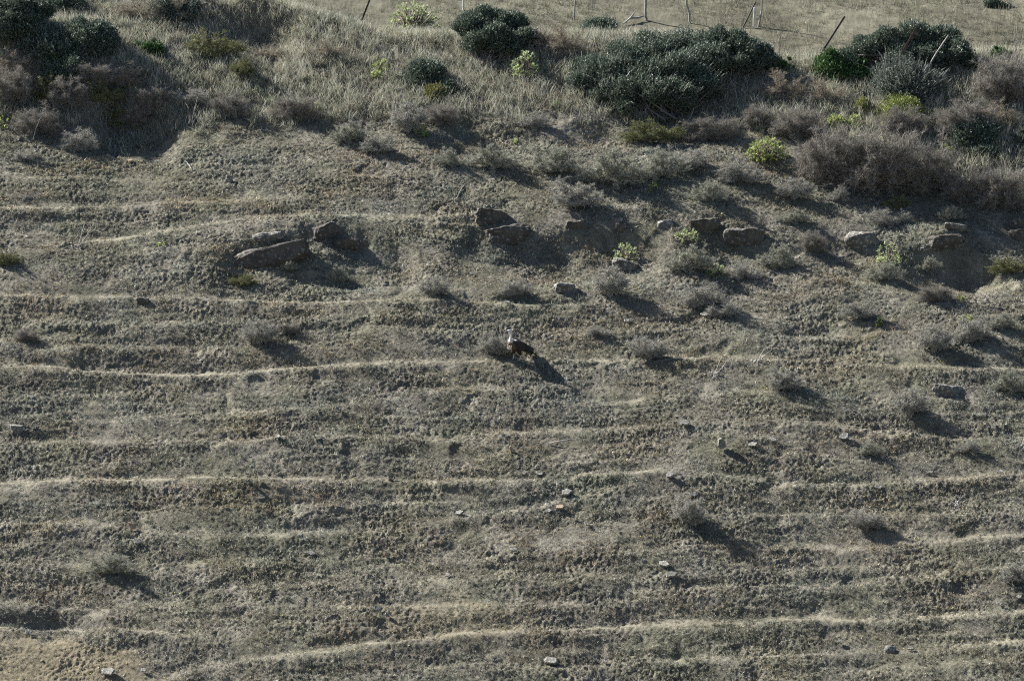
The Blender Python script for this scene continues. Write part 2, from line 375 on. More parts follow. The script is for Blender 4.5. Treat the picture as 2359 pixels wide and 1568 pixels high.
# occasional taller stalks on the slope
n = 9000
x = rng.uniform(-16, 16, n); y = rng.uniform(-13.8, 11, n); k = rng.random(n) < np.clip(.25+1.2*pn(x*.5, y*.8, 300), 0, 1)*(1-trackmask(x, y)); P = on_ground(x[k], y[k])
st = blades(P, 3, .08, .22, .005, .010, .1, .9, [(.36,.33,.26),(.28,.24,.18),(.24,.2,.16)], rng, .03)
o = mesh_np('dry_stalks', *st[:2], M_GRASS, st[2]); tag(o, 'thin pale dead stalks sprinkled over the lower slope', 'stalks', kind='stuff')
# tall dry grass of the upper band
n = 75000
x = rng.uniform(-17, 17, n); y = rng.uniform(4, 18, n); yg = np.interp(x, *GRASSLINE)+.5*fbm(x*.6, y*.6, 3, 221); yc = np.interp(x, *CREST)
dn = sst(-.1, .7, y-yg)*(.55+.7*fbm(x*.7, y*1.0, 3, 222))
k = (rng.random(n) < dn) & (rng.random(n) < 1-sst(.2, 3.5, y-yc)); P = on_ground(x[k], y[k])
t1 = blades(P, 7, .10, .34, .007, .015, .03, .65, [(.36,.33,.26),(.46,.43,.35),(.26,.22,.185),(.33,.305,.235),(.20,.18,.16),(.30,.31,.22),(.22,.235,.16)], rng, .05, seg=2)
o = mesh_np('tall_grass', *t1[:2], M_GRASS, t1[2]); tag(o, 'tall straw coloured dry grass below the crest of the hill', 'grass', kind='stuff')
# wispy pale stalks standing above the grass
n = 26000
x = rng.uniform(-17, 17, n); y = rng.uniform(5, 17, n); yg = np.interp(x, *GRASSLINE)+.5*fbm(x*.6, y*.6, 3, 221); yc = np.interp(x, *CREST)
k = (y > yg+.2) & (y < yc+1.5) & (rng.random(n) < .40+.9*fbm(x*.9, y*1.2, 3, 260)); P = on_ground(x[k], y[k])
ws = blades(P, 4, .22, .50, .004, .009, .0, .45, [(.50,.475,.40),(.58,.56,.49),(.42,.38,.31)], rng, .05, seg=2)
o = mesh_np('grass_stalks', *ws[:2], M_GRASS, ws[2]); tag(o, 'wispy pale grass stalks rising over the grass below the crest', 'grass', kind='stuff')
# scrubby undergrowth in clumps among the tall grass
n = 5200
x = rng.uniform(-17, 17, n); y = rng.uniform(4, 17, n); yg = np.interp(x, *GRASSLINE)+.5*fbm(x*.6, y*.6, 3, 221); yc = np.interp(x, *CREST)
dn = np.clip(.10+1.1*fbm(x*.55, y*.8, 3, 250)+.25*sst(-5, -9, x), .02, 1)*sst(-.5, .6, y-yg)*.5
k = (rng.random(n) < dn) & (y < yc+.4); P = on_ground(x[k], y[k])
u1 = blades(P, 60, .12, .42, .007, .016, .0, .95, [(.20,.20,.155),(.27,.27,.215),(.15,.145,.12),(.23,.19,.16),(.36,.35,.29),(.13,.15,.09)], rng, .07, seg=2)
n2 = len(P)*50; q = rng.integers(0, len(P), n2); d = rng.normal(size=(n2, 3)); d /= np.linalg.norm(d, axis=1, keepdims=True); d[:, 2] = np.abs(d[:, 2])
Pl = P[q]+d*rng.uniform(.06, .30, (n2, 1)); A2 = rng.normal(size=(n2, 3)); A2 /= np.linalg.norm(A2, axis=1, keepdims=True); s2 = np.cross(d, A2)
ll = rng.uniform(.02, .04, (n2, 1)); Vl = np.stack([Pl-s2*ll*.3, Pl+s2*ll*.3, Pl+A2*ll], 1).reshape(-1, 3); Fl = np.arange(len(Vl)).reshape(-1, 3)
Cl = np.array([(.13,.15,.085),(.19,.20,.13),(.30,.30,.23),(.16,.14,.11)])[rng.integers(0, 4, n2)]
uu = join([u1, (Vl, Fl, np.repeat(Cl, 3, 0))])
o = mesh_np('undergrowth', *uu[:2], M_GRASS, uu[2]); tag(o, 'grey green scrubby undergrowth mixed into the dry grass below the crest', 'undergrowth', kind='stuff')
# pale grass of the field beyond
n = 80000
x = rng.uniform(-24, 24, n); y = rng.uniform(12, 46, n); yc = np.interp(x, *CREST)
k = (y > yc+.5) & (rng.random(n) < .55+.8*fbm(x*.35, y*.25, 3, 231)) & (np.abs(x) < 16.5+.16*(y-12)); P = on_ground(x[k], y[k])
t2 = blades(P, 6, .08, .32, .008, .018, .05, .9, [(.18,.165,.125),(.25,.23,.175),(.17,.175,.11),(.14,.125,.10)], rng, .07)
o = mesh_np('field_grass', *t2[:2], M_GRASS, t2[2]); tag(o, 'pale short grass of the open field beyond the hill crest', 'grass', kind='stuff')

# tiny yellow blossoms
n = 260; x = rng.uniform(-15.5, 15.5, n); y = rng.uniform(-13.5, 8, n); Pf = on_ground(x, y, .05); q = np.repeat(np.arange(n), 6); an = np.tile(np.arange(6)*np.pi/3, n)
d1 = np.stack([np.cos(an), np.sin(an), .2+0*an], -1)*.016; d2 = np.stack([np.cos(an+.9), np.sin(an+.9), .2+0*an], -1)*.016
Vf = np.stack([Pf[q], Pf[q]+d1, Pf[q]+d2], 1).reshape(-1, 3)
o = mesh_np('blossoms', Vf, np.arange(len(Vf)).reshape(-1, 3), M_GRASS, np.tile([.75, .62, .10], (len(Vf), 1))); tag(o, 'tiny yellow blossoms dotted over the slope', 'flowers', kind='stuff')
# ------------------------------------------------------------------ plant generators (unit sized: 1 m wide, 1 m high; ground at z = shear*y)
SHEAR = 0.0
def strips(A, B, wa, wb, rng):
    """tapering flat ribbons between A and B, two crossed when wide"""
    d = B-A; r = rng.normal(size=d.shape); s = np.cross(d, r); s /= np.linalg.norm(s, axis=1, keepdims=True)+1e-9
    wa = np.broadcast_to(np.asarray(wa, float).reshape(-1, 1), (len(A), 1)); wb = np.broadcast_to(np.asarray(wb, float).reshape(-1, 1), (len(A), 1))
    V = np.stack([A-s*wa/2, A+s*wa/2, B+s*wb/2, B-s*wb/2], 1).reshape(-1, 3); k = np.arange(len(A))[:, None]*4
    F = np.concatenate([k+[0, 1, 2], k+[0, 2, 3]], 0); return V, F
def tris(A, B, w, rng):
    d = B-A; r = rng.normal(size=d.shape); s = np.cross(d, r); s /= np.linalg.norm(s, axis=1, keepdims=True)+1e-9
    w = np.broadcast_to(np.asarray(w, float).reshape(-1, 1), (len(A), 1))
    V = np.stack([A-s*w/2, A+s*w/2, B], 1).reshape(-1, 3); return V, np.arange(len(V)).reshape(-1, 3)
def rdir(n, rng, up=0.0):
    v = rng.normal(size=(n, 3)); v /= np.linalg.norm(v, axis=1, keepdims=True); v[:, 2] += up
    return v/np.linalg.norm(v, axis=1, keepdims=True)
def colr(n, cols, rng, val=.25):
    return np.array(cols)[rng.integers(0, len(cols), n)]*rng.uniform(1-val, 1+val, (n, 1))
def tubes(chains, nseg=5):
    """chains: list of (pts (k,3), radii (k)) -> V, F quads"""
    Vs, Fs, o = [], [], 0
    for P, rad in chains:
        P = np.asarray(P, float); k = len(P); T = np.gradient(P, axis=0); T /= np.linalg.norm(T, axis=1, keepdims=True)+1e-9
        ref = np.array([.3, .9, .2]); A = np.cross(T, ref); A /= np.linalg.norm(A, axis=1, keepdims=True)+1e-9; B = np.cross(T, A)
        an = np.arange(nseg)*2*np.pi/nseg
        ring = P[:, None]+np.asarray(rad)[:, None, None]*(A[:, None]*np.cos(an)[None, :, None]+B[:, None]*np.sin(an)[None, :, None])
        Vs.append(ring.reshape(-1, 3))
        for i in range(k-1):
            for j in range(nseg):
                a = o+i*nseg+j; b_ = o+i*nseg+(j+1) % nseg; Fs.append((a, b_, b_+nseg, a+nseg))
        e = o+(k-1)*nseg; 
        for j in range(1, nseg-2, 2): Fs.append((e, e+j, e+j+1, e+j+2))
        Fs.append((o, o+1, o+2, o+3))
        o += k*nseg
    return np.concatenate(Vs), np.array(Fs)
def env(d, w, h, dp):
    """distance from base centre to a dome of half width w, height h, half depth dp, along directions d"""
    return 1/np.sqrt((d[:, 0]/w)**2+(d[:, 1]/dp)**2+(d[:, 2]/h)**2)
def twiggy(seed, W, Hh, n1=26, n2=13, n3=11, cols=None, leafy=0, leafcols=None, tw=.008, jitter=.25, flat=1.0):
    """dry dome shaped shrub: returns (branch V,F), (twig V,F,C)"""
    rng = np.random.default_rng(seed); w, dp = W/2, W*.42
    d = rdir(n1*3, rng); d[:, 2] = np.abs(d[:, 2]); d = d[d[:, 2] > .10][:n1]; n1 = len(d)
    lobes = 1+jitter*np.array([pn(np.array([a*1.5]), np.array([b*1.5]), seed)[0] for a, b in d[:, :2]*2])*1.4
    tip = d*env(d, w, Hh, dp)[:, None]*lobes[:, None]*rng.uniform(.8, 1.0, (n1, 1))
    base = rng.normal(0, .03*W, (n1, 3))*[1, 1, 0]
    mid = base+(tip-base)*.5+rng.normal(0, .05*W, (n1, 3))*[1, 1, .5]+np.array([0, 0, .04*Hh])
    bV, bF = tubes([(np.stack([base[i], mid[i], tip[i]]), np.array([.010, .006, .0025])*max(W, .5)*1.1) for i in range(n1)], 4)
    t = rng.uniform(.12, 1, n1*n2)**.7; i = np.repeat(np.arange(n1), n2)
    A = np.where((t < .5)[:, None], base[i]+(mid-base)[i]*(t*2)[:, None], mid[i]+(tip-mid)[i]*(t*2-1)[:, None])
    ax = (tip-base)[i]; ax /= np.linalg.norm(ax, axis=1, keepdims=True)
    L2 = rng.uniform(.10, .26, len(A))*W*.62
    dd = ax*.7+rdir(len(A), rng, .25)*.9; dd /= np.linalg.norm(dd, axis=1, keepdims=True); B = A+dd*L2[:, None]
    V1, F1 = strips(A, B, tw*1.5, tw*.8, rng)
    t3 = rng.uniform(.2, 1.05, len(A)*n3); j = np.repeat(np.arange(len(A)), n3)
    A3 = A[j]+(B-A)[j]*t3[:, None]; d3 = dd[j]*.6+rdir(len(A3), rng, .3); d3 /= np.linalg.norm(d3, axis=1, keepdims=True)
    B3 = A3+d3*(rng.uniform(.03, .11, len(A3))*(.45+.5*W))[:, None]
    V3, F3 = tris(A3, B3, tw*rng.uniform(.8, 1.6, len(A3)), rng)
    c = cols or [(.24,.22,.20),(.32,.30,.27),(.18,.165,.15),(.40,.38,.34)]
    C1 = np.repeat(colr(len(A), c, rng), 4, 0)*.8; C3 = np.repeat(colr(len(A3), c, rng), 3, 0)
    parts = [(V1, F1, C1), (V3, F3, C3)]
    if leafy:
        q = rng.integers(0, len(A3), leafy); A4 = A3[q]+(B3-A3)[q]*rng.uniform(.3, 1, (leafy, 1))
        B4 = A4+rdir(leafy, rng, .5)*rng.uniform(.02, .05, (leafy, 1)); V4, F4 = tris(A4, B4, rng.uniform(.012, .024, leafy), rng)
        parts.append((V4, F4, np.repeat(colr(leafy, leafcols, rng), 3, 0)))
    V, F, C = join(parts)
    for X in (bV, V): 
        X[:, 2] = X[:, 2]*flat+SHEAR*X[:, 1]
    return (bV, bF), (V, F, C)
def leafquads(P, axis, L, w, rng):
    """diamond leaves at P pointing along axis"""
    n = len(P); r = rng.normal(size=(n, 3)); s = np.cross(axis, r); s /= np.linalg.norm(s, axis=1, keepdims=True)+1e-9
    L = np.broadcast_to(L, n)[:, None]; w = np.broadcast_to(w, n)[:, None]
    T = P+axis*L; M = P+axis*L*.45
    V = np.stack([P, M+s*w/2, T, M-s*w/2], 1).reshape(-1, 3); k = np.arange(n)[:, None]*4
    return V, np.concatenate([k+[0, 1, 2], k+[0, 2, 3]], 0)
def lobed(lobes, cx, by, s, seed):
    """spreading mound described by px lobes (x, y, radius): centres and radii in metres round the foot"""
    r_ = np.random.default_rng(seed); C, Rd = [], []
    for lx, ly, lr in lobes:
        rad = lr*s; v = (by-ly)*s; hc = rad*.75; yy = max(0, (v-.94*hc)/(math.cos(PITCH)*S+math.sin(PITCH)))
        c0 = np.array([(lx-cx)*s, yy, hc+S*yy]); C.append(c0); Rd.append(rad*.72)
        for q in range(7):
            d = rdir(1, r_, .35)[0]; C.append(c0+d*rad*r_.uniform(.45, .75)*[1.1, 1, .8]); Rd.append(rad*r_.uniform(.28, .5))
    return np.array(C), np.array(Rd)
def leafy_bush(seed, W, Hh, nleaf, cols, L=(.05,.085), w=(.019,.034), shoots=60, shoot_len=(.15,.45), lean=(0,0), nl=16, depth=.40, shear=SHEAR, twigcol=None, profile=None, lob=None):
    """dense evergreen bush made of lobes; returns branches, foliage, shoots"""
    rng = np.random.default_rng(seed); hw, dp = W/2, W*depth; nl = int(nl*1.6)
    d = rdir(nl*4, rng); d[:, 2] = np.abs(d[:, 2]); d = d[:nl]
    r = rng.uniform(.45, .92, nl); C0 = d*env(d, hw, Hh, dp)[:, None]*r[:, None]
    C0[:, 0] *= 1+.16*min(1.5, max(0, hw/Hh-1)); C0[:, 2] *= .84
    if profile: C0[:, 2] *= np.interp(C0[:, 0]/hw, *profile)
    rad = ((1-r)*.75+.08)*min(Hh, hw)*rng.uniform(.65, 1.35, nl)
    if lob is not None: C0, rad = lob; nl = len(C0); shear = 0
    q = rng.choice(nl, nleaf, p=rad**2/np.sum(rad**2)); u = rdir(nleaf, rng); k = rng.uniform(.35, 1.06, nleaf)**.5
    lump = 1+.38*pn(u[:, 0]*3+q*5.1, u[:, 1]*3+u[:, 2]*2.7, seed+1)
    P = C0[q]+u*(rad[q]*k*lump)[:, None]*np.array([1.15, 1, .95])
    P = P[P[:, 2] > (-.05*Hh if lob is None else P[:, 1]*S-.05)]
    inside = np.zeros(len(P), bool)
    for c, rr in zip(C0, rad): inside |= np.linalg.norm((P-c)/np.array([1.15, 1, .95]), axis=1) < rr*.55
    P = P[~inside | (rng.random(len(P)) < .15)]
    ctr = np.array([0, 0, Hh*.15]) if lob is None else C0.mean(0)-[0, 0, Hh*.4]; out = P-ctr; out /= np.linalg.norm(out, axis=1, keepdims=True)
    ax = out*.6+rdir(len(P), rng, .7); ax /= np.linalg.norm(ax, axis=1, keepdims=True)
    V1, F1 = leafquads(P, ax, rng.uniform(*L, len(P)), rng.uniform(*w, len(P)), rng); C1 = np.repeat(colr(len(P), cols, rng, .35), 4, 0)
    # shoots springing out of the surface, with small leaves
    s0 = P[rng.integers(0, len(P), shoots)]; so = s0-ctr; so /= np.linalg.norm(so, axis=1, keepdims=True)
    sd = so*.7+np.array([lean[0], lean[1], 1.0])*.8+rng.normal(0, .25, (shoots, 3)); sd /= np.linalg.norm(sd, axis=1, keepdims=True)
    Ls = rng.uniform(*shoot_len, shoots); s1 = s0+sd*Ls[:, None]*.6; s2 = s1+(sd+np.array([lean[0]*.7, lean[1], -.25]))*Ls[:, None]*.4
    Va, Fa = strips(s0, s1, .012, .009, rng); Vb, Fb = tris(s1, s2, .009, rng)
    tc_ = twigcol or [(.28,.29,.24),(.20,.21,.17),(.40,.40,.35)]
    m_ = 9; t = rng.uniform(.1, 1, shoots*m_); j = np.repeat(np.arange(shoots), m_); Pl = s0[j]+(s2-s0)[j]*t[:, None]
    al = rdir(len(Pl), rng, .5)+sd[j]*.6; al /= np.linalg.norm(al, axis=1, keepdims=True)
    Vc, Fc = leafquads(Pl, al, rng.uniform(L[0]*.6, L[1]*.7, len(Pl)), rng.uniform(w[0]*.6, w[1]*.6, len(Pl)), rng)
    lite = [tuple(c*1.25 for c in x) for x in cols]
    V, F, C = join([(V1, F1, C1), (Vc, Fc, np.repeat(colr(len(Pl), lite, rng), 4, 0))])
    sV, sF, sC = join([(Va, Fa, np.repeat(colr(shoots, tc_, rng), 4, 0)), (Vb, Fb, np.repeat(colr(shoots, tc_, rng), 3, 0))])
    ch = []
    for c in C0:
        b0 = rng.normal(0, .05*W, 3)*[1, 1, 0]; mm = b0*.6+c*.5+rng.normal(0, .03*W, 3); ch.append((np.stack([b0, mm, c]), np.array([.012, .009, .005])*max(.5, W)**.5))
    bV, bF = tubes(ch, 5)
    for X in (V, sV, bV): X[:, 2] += shear*X[:, 1]
    return (bV, bF), (V, F, C), (sV, sF, sC)
def rosette_bush(seed, W, Hh, nros, cols, L=.07, w=.016, m=11, sparse=1.0):
    """spurge like dome: bare stems each ending in a rosette of narrow leaves"""
    rng = np.random.default_rng(seed); d = rdir(nros*3, rng); d[:, 2] = np.abs(d[:, 2])+.08; d /= np.linalg.norm(d, axis=1, keepdims=True); d = d[:nros]
    T = d*env(d, W/2, Hh, W*.42)[:, None]*rng.uniform(.72, 1.02, (nros, 1))
    b0 = rng.normal(0, .05*W, (nros, 3))*[1, 1, 0]
    ch = [(np.stack([b0[i], b0[i]*.5+T[i]*.5+[0, 0, -.03*Hh], T[i]]), np.array([.008, .006, .004])*max(.6, W)) for i in range(nros)]
    bV, bF = tubes(ch, 4)
    j = np.repeat(np.arange(nros), m); ax = d[j]*.55+rdir(len(j), rng, .45); ax /= np.linalg.norm(ax, axis=1, keepdims=True)
    P = T[j]-d[j]*rng.uniform(0, .05, (len(j), 1))
    V, F = leafquads(P, ax, rng.uniform(L*.6, L*1.15, len(j)), rng.uniform(w*.8, w*1.4, len(j)), rng)
    C = np.repeat(colr(nros, cols, rng, .15)[j]*rng.uniform(.8, 1.2, (len(j), 1)), 4, 0)
    for X in (V, bV): X[:, 2] += SHEAR*X[:, 1]
    return (bV, bF), (V, F, C)

M_TWIG = foliage_mat('weathered_twigs', trans=.20, rough=.6, spec=.25)
M_LEAF = foliage_mat('evergreen_leaves', trans=.18, rough=.55, spec=.25)
M_SPURGE = foliage_mat('spurge_leaves', trans=.40, rough=.5, spec=.35)
M_STEM = plain_mat('shrub_stems', (.15, .12, .10), .8, noise=.35)
M_PALESTEM = plain_mat('pale_dead_stems', (.36, .33, .29), .75, noise=.3)

def fit(wpx, hpx, s, k=.42):
    """width, half depth, height of a plant that covers wpx x hpx seen from above the slope"""
    W, hs = wpx*s, hpx*s; dp = min(k*W, .32*hs); return W, dp, .92*hs
def add_plant(name, label, cat, group, px, py, parts, mats, names, scale=(1, 1, 1), dz=-.03, rot=0):
    p = G(px, py)[0]
    e = empty(name, (p[0], p[1], p[2]+dz), label, cat, group); e.scale = scale; e.rotation_euler = (R(rot), 0, 0)
    for (me, nm) in zip(parts, names):
        o = bpy.data.objects.new(nm, me); COL.objects.link(o); o.parent = e
    return e
def as_mesh(nm, data, mat):
    col = data[2] if len(data) > 2 else None
    o = mesh_np(nm, data[0], data[1], mat, col, link=False, nv=data[1].shape[1]); me = o.data; bpy.data.objects.remove(o); return me

# --- grey twiggy shrubs: five shared models
GREY = [(.30,.29,.255),(.40,.39,.34),(.22,.21,.18),(.52,.51,.46)]
MODELS = {}
for k in range(5):
    b_, t_ = twiggy(100+k, 1.0, .62+.05*k, 36, 17, 20, GREY, tw=.0075)
    MODELS['grey', k] = [as_mesh('branches', b_, M_STEM), as_mesh('twigs', t_, M_TWIG)]
for k in range(3):   # silvery with a little leaf
    b_, t_ = twiggy(120+k, 1.0, .66, 32, 15, 16, [(.29,.29,.245),(.38,.38,.32),(.22,.22,.175),(.50,.50,.43)], leafy=1500, leafcols=[(.21,.225,.15),(.28,.29,.20)])
    MODELS['silver', k] = [as_mesh('branches', b_, M_STEM), as_mesh('twigs', t_, M_TWIG)]
for k in range(3):   # brownish purple
    b_, t_ = twiggy(140+k, 1.0, .66, 52, 20, 22, [(.20,.182,.155),(.275,.255,.225),(.15,.137,.115),(.36,.34,.305)], tw=.0036)
    MODELS['brown', k] = [as_mesh('branches', b_, M_STEM), as_mesh('twigs', t_, M_TWIG)]
for k in range(2):   # tan, dry
    b_, t_ = twiggy(150+k, 1.0, .70, 30, 14, 14, [(.31,.268,.205),(.39,.345,.27),(.23,.195,.155)], tw=.006)
    MODELS['tan', k] = [as_mesh('branches', b_, M_STEM), as_mesh('twigs', t_, M_TWIG)]
for k in range(2):   # olive green
    b_, t_ = twiggy(160+k, 1.0, .66, 28, 13, 11, [(.20,.18,.13),(.26,.24,.16)], leafy=5200, leafcols=[(.13,.15,.05),(.19,.20,.07),(.10,.12,.045)])
    MODELS['olive', k] = [as_mesh('branches', b_, M_STEM), as_mesh('twigs', t_, M_TWIG)]
MODELH = {('grey', k): .62+.05*k for k in range(5)}
for k in range(3): MODELH['silver', k] = .66; MODELH['brown', k] = .66
for k in range(2): MODELH['tan', k] = .70; MODELH['olive', k] = .66
KIND = {'grey': ('grey_shrub', 'shrub', 'grey dry shrubs on the slope'), 'silver': ('silvery_shrub', 'shrub', 'silvery shrubs on the slope'),
        'brown': ('brown_shrub', 'shrub', 'purplish brown shrubs on the right'), 'tan': ('tan_shrub', 'shrub', 'tan dry shrubs near the crest'),
        'olive': ('olive_shrub', 'shrub', 'olive green shrubs')}
# kind, model, centre px, base py, width px, height px, label
SHRUBS = [
 ('grey',0,600,800,96,58,'pale grey round shrub alone on the left above the vulture track'),
 ('brown',0,664,777,60,38,'small brownish shrub touching the right side of the pale grey shrub left of the vulture'),
 ('brown',1,60,793,62,36,'low brown shrub above the dark hollow at the left edge'),
 ('grey',1,1136,822,80,52,'grey shrub directly behind the breast of the vulture'),
 ('grey',2,1486,838,100,72,'grey shrub on the vulture track, right of the bird'),
 ('grey',3,1376,778,62,26,'faint low grey shrub above and right of the vulture'),
 ('grey',4,1799,910,88,66,'grey shrub below the track with a slanting shadow, left of the pale thistle debris'),
 ('silver',0,2326,912,92,58,'silvery shrub cut by the right edge, beside the cracked dark rock'),
 ('grey',0,2094,966,84,66,'grey shrub below the right end of the vulture track, with a dark oblong shadow'),
 ('grey',1,1585,1218,84,74,'dense grey shrub alone in the lower middle, with a short shadow'),
 ('grey',2,1985,1226,96,60,'grey shrub alone in the lower right, with a broad dark shadow'),
 ('silver',1,1998,1052,66,34,'thin see-through shrub casting a narrow streak of shadow, right side'),
 ('grey',3,2232,1046,60,32,'faint sparse shrub low on the right between two tracks'),
 ('silver',2,255,1330,112,56,'flat grey shrub alone in the lower left corner area with dark foot'),
 ('grey',4,2345,1352,76,62,'dark footed grey shrub cut by the right edge in the lower part'),
 ('grey',0,1406,694,92,72,'grey shrub right of the half buried dome rock and below the wedge rock'),
 ('grey',1,1618,714,112,58,'wide grey shrub below the pale flowering spurge, right of the centre'),
 ('grey',2,1668,738,84,46,'grey shrub overlapping the lower right of the wide grey shrub'),
 ('grey',3,1716,652,84,44,'grey shrub right of the small pale spurge below the rocks'),
 ('silver',0,1590,640,116,74,'large silvery shrub below the pair of rounded rocks on the right'),
 ('silver',1,1800,628,96,60,'silvery shrub with open twigs below the brown lens shaped rock'),
 ('brown',2,1870,588,62,56,'small brown shrub left of the shaded hollow between two rocks'),
 ('silver',2,2037,655,92,52,'silvery shrub under the flowering spurge below the fractured rock'),
 ('grey',4,1980,740,86,48,'grey shrub on open ground below the silvery shrub with spurge'),
 ('brown',0,2152,704,88,50,'brown sparse shrub in the right part above the yellow green sprig'),
 ('grey',0,2150,820,88,66,'grey shrub just above the right end of the vulture track, with a dark shadow'),
 ('grey',1,2241,796,88,64,'grey shrub right of the one above the track, casting a streak to the right edge'),
 ('silver',0,2306,764,70,42,'pale grey shrub near the right edge beneath the yellow green sprigs'),
 ('olive',0,2322,638,92,46,'olive green low shrub at the right edge below the overhanging slab'),
 ('silver',1,2137,628,52,36,'small silvery shrub in the mouth of the dark hollow under the slab rock'),
 ('grey',2,2040,530,116,54,'spreading grey shrub above the fractured rock on the right'),
 ('grey',3,1934,470,50,40,'small grey shrub on yellowish grass in the upper right'),
 ('olive',1,2064,484,66,34,'low olive shrub at the foot of the big purplish shrub mass'),
 ('silver',2,2190,514,62,40,'small silvery shrub above the overhanging slab rock'),
 ('silver',0,1832,520,74,38,'silvery green low shrub above the brown lens shaped rock'),
 ('grey',4,1317,494,124,80,'large pale grey round shrub standing above the flat slab rock in the middle'),
 ('grey',0,998,692,82,50,'grey shrub in the middle above the long track, left one of two'),
 ('grey',1,1186,686,82,42,'grey shrub in the middle above the long track, right one of two'),
 ('olive',0,563,668,66,40,'dark olive shrub at the lower left foot of the tilted slab outcrop'),
 ('silver',1,785,652,56,38,'tiny whitish shrub in the shade under the slab outcrop'),
 ('silver',2,668,626,42,26,'tiny silvery tuft shrub in the shade right beneath the tilted slab'),
 ('olive',1,14,618,60,44,'dark olive shrub cut by the left edge at mid height'),
 ('silver',0,1134,400,110,66,'silvery shrub left of the large shrub patch in the middle'),
 ('silver',1,1036,392,72,48,'small silvery brown shrub left of the silvery shrub in the middle band'),
 ('silver',2,1280,414,132,76,'wide silvery shrub above the large pale grey round shrub'),
 ('silver',0,1418,446,166,100,'broadest silvery shrub in the middle of the upper slope'),
 ('silver',1,1517,424,120,78,'silvery shrub adjoining the right side of the broadest silvery shrub'),
 ('grey',2,1590,400,104,62,'grey shrub below the shade of the giant evergreen bush'),
 ('olive',0,1500,342,140,66,'olive tinged shrub in front of the giant evergreen bush'),
 ('silver',2,1632,474,96,56,'silvery low shrub above the pair of rounded rocks on the right'),
 ('grey',3,1702,432,122,60,'grey shrub left below the bright yellow green spurge dome'),
 ('grey',4,875,362,82,52,'grey shrub at the lower edge of the tall grass, left of centre'),
 ('silver',0,806,338,88,58,'silvery shrub beside a bare patch at the lower edge of the tall grass'),
 ('grey',0,942,316,96,72,'grey brown shrub below the dark green bush in the grass'),
 ('brown',1,1020,300,90,60,'brown shrub beside the dark earth bank in the upper middle'),
 ('brown',2,528,282,104,66,'brown shrub left of the eroded root bank in the upper left'),
 ('brown',0,684,292,110,76,'brown shrub right of the eroded root bank in the upper left'),
 ('grey',1,182,360,90,56,'grey shrub at the left below the shaded thicket'),
 ('grey',2,64,380,62,40,'small dark footed shrub near the left edge under the thicket'),
 ('olive',1,262,300,76,52,'round olive brown shrub at the foot of the shaded thicket'),
 ('brown',1,322,300,80,56,'brown shrub in the shadow at the foot of the thicket'),
 ('olive',0,126,252,96,76,'yellowish olive shrub below the dark bushes of the upper left'),
 ('brown',2,30,250,110,90,'brown shrub at the left edge beneath the dark bushes'),
 ('brown',0,210,200,110,56,'brown dead shrub between the two dark left bushes and the shade'),
 ('brown',1,290,205,100,50,'dead brown shrub inside the shaded gully of the upper left'),
 ('brown',1,90,322,120,70,'dark brown shrub at the very foot of the shaded thicket near the left edge'),
 ('brown',2,160,262,110,80,'brown dead shrub right of the yellowish olive one'),
 ('olive',0,236,252,90,64,'dark olive shrub in the middle of the shaded thicket'),
 ('brown',0,355,262,90,64,'brown shrub at the right end of the shaded thicket'),
 ('grey',2,440,250,90,50,'grey brown shrub in the tall grass right of the shaded thicket'),
 ('tan',0,620,150,90,50,'tan tuft shrub in the tall grass beneath the bare gully'),
 ('tan',1,760,140,90,44,'tan tuft shrub in the tall grass left of the small yellow green spurge'),
 ('tan',0,30,175,90,60,'tan shrub against the left edge under the big dark bush'),
 ('tan',1,400,60,110,62,'tan dry shrub at the top edge among tall grass, upper left'),
 ('tan',0,320,60,120,66,'tan shrub right of the corner bush at the top edge'),
 ('olive',1,494,146,136,72,'sparse yellow olive shrub in the tall grass of the upper left'),
 ('olive',0,560,190,56,60,'narrow yellow green shrub in the tall grass right of the sparse olive one'),
 ('tan',1,1300,140,110,80,'tan brown dry shrub between the dark middle bush and the giant evergreen'),
 ('tan',0,1250,118,60,62,'tan grass-like shrub against the right side of the dark middle bush'),
 ('tan',1,1802,240,110,74,'tan dry shrub under the right end of the giant evergreen bush'),
 ('brown',2,1745,308,84,64,'brown shrub in the deep shade under the giant evergreen bush'),
 ('brown',0,1640,340,150,76,'grey brown shrub at the foot of the giant evergreen bush'),
 ('brown',1,1842,338,130,90,'purplish brown shrub left of the yellow green clumps'),
 ('brown',2,1905,440,150,140,'left lobe of the big purplish shrub mass on the right'),
 ('brown',0,2030,474,210,190,'central and tallest purplish shrub of the mass on the right'),
 ('brown',1,2140,468,160,134,'right lobe of the big purplish shrub mass'),
 ('brown',2,2228,330,150,96,'purplish shrub behind the dark green round bush on the right'),
 ('brown',0,2302,504,140,126,'large purplish shrub at the right edge above the boulders'),
 ('brown',1,2222,478,100,72,'purplish shrub just left of the large one at the right edge'),
 ('brown',1,2310,268,150,140,'tall purplish brown shrub at the right edge near the crest'),
 ('tan',0,2290,300,110,70,'rusty tan shrub at the right edge under the tall purplish one'),
 ('brown',2,2080,330,130,80,'purplish shrub under the rounded yellow green heath bush'),
 ('tan',1,1900,250,120,62,'tan dry shrub under the broad leaved dark green bush'),
 ('grey',3,1230,300,90,36,'low grey shrub above the shaded scrape in the upper middle'),
 ('grey',0,1830,466,100,50,'grey shrub at the lower left of the big purplish mass'),
]
rng = np.random.default_rng(55)
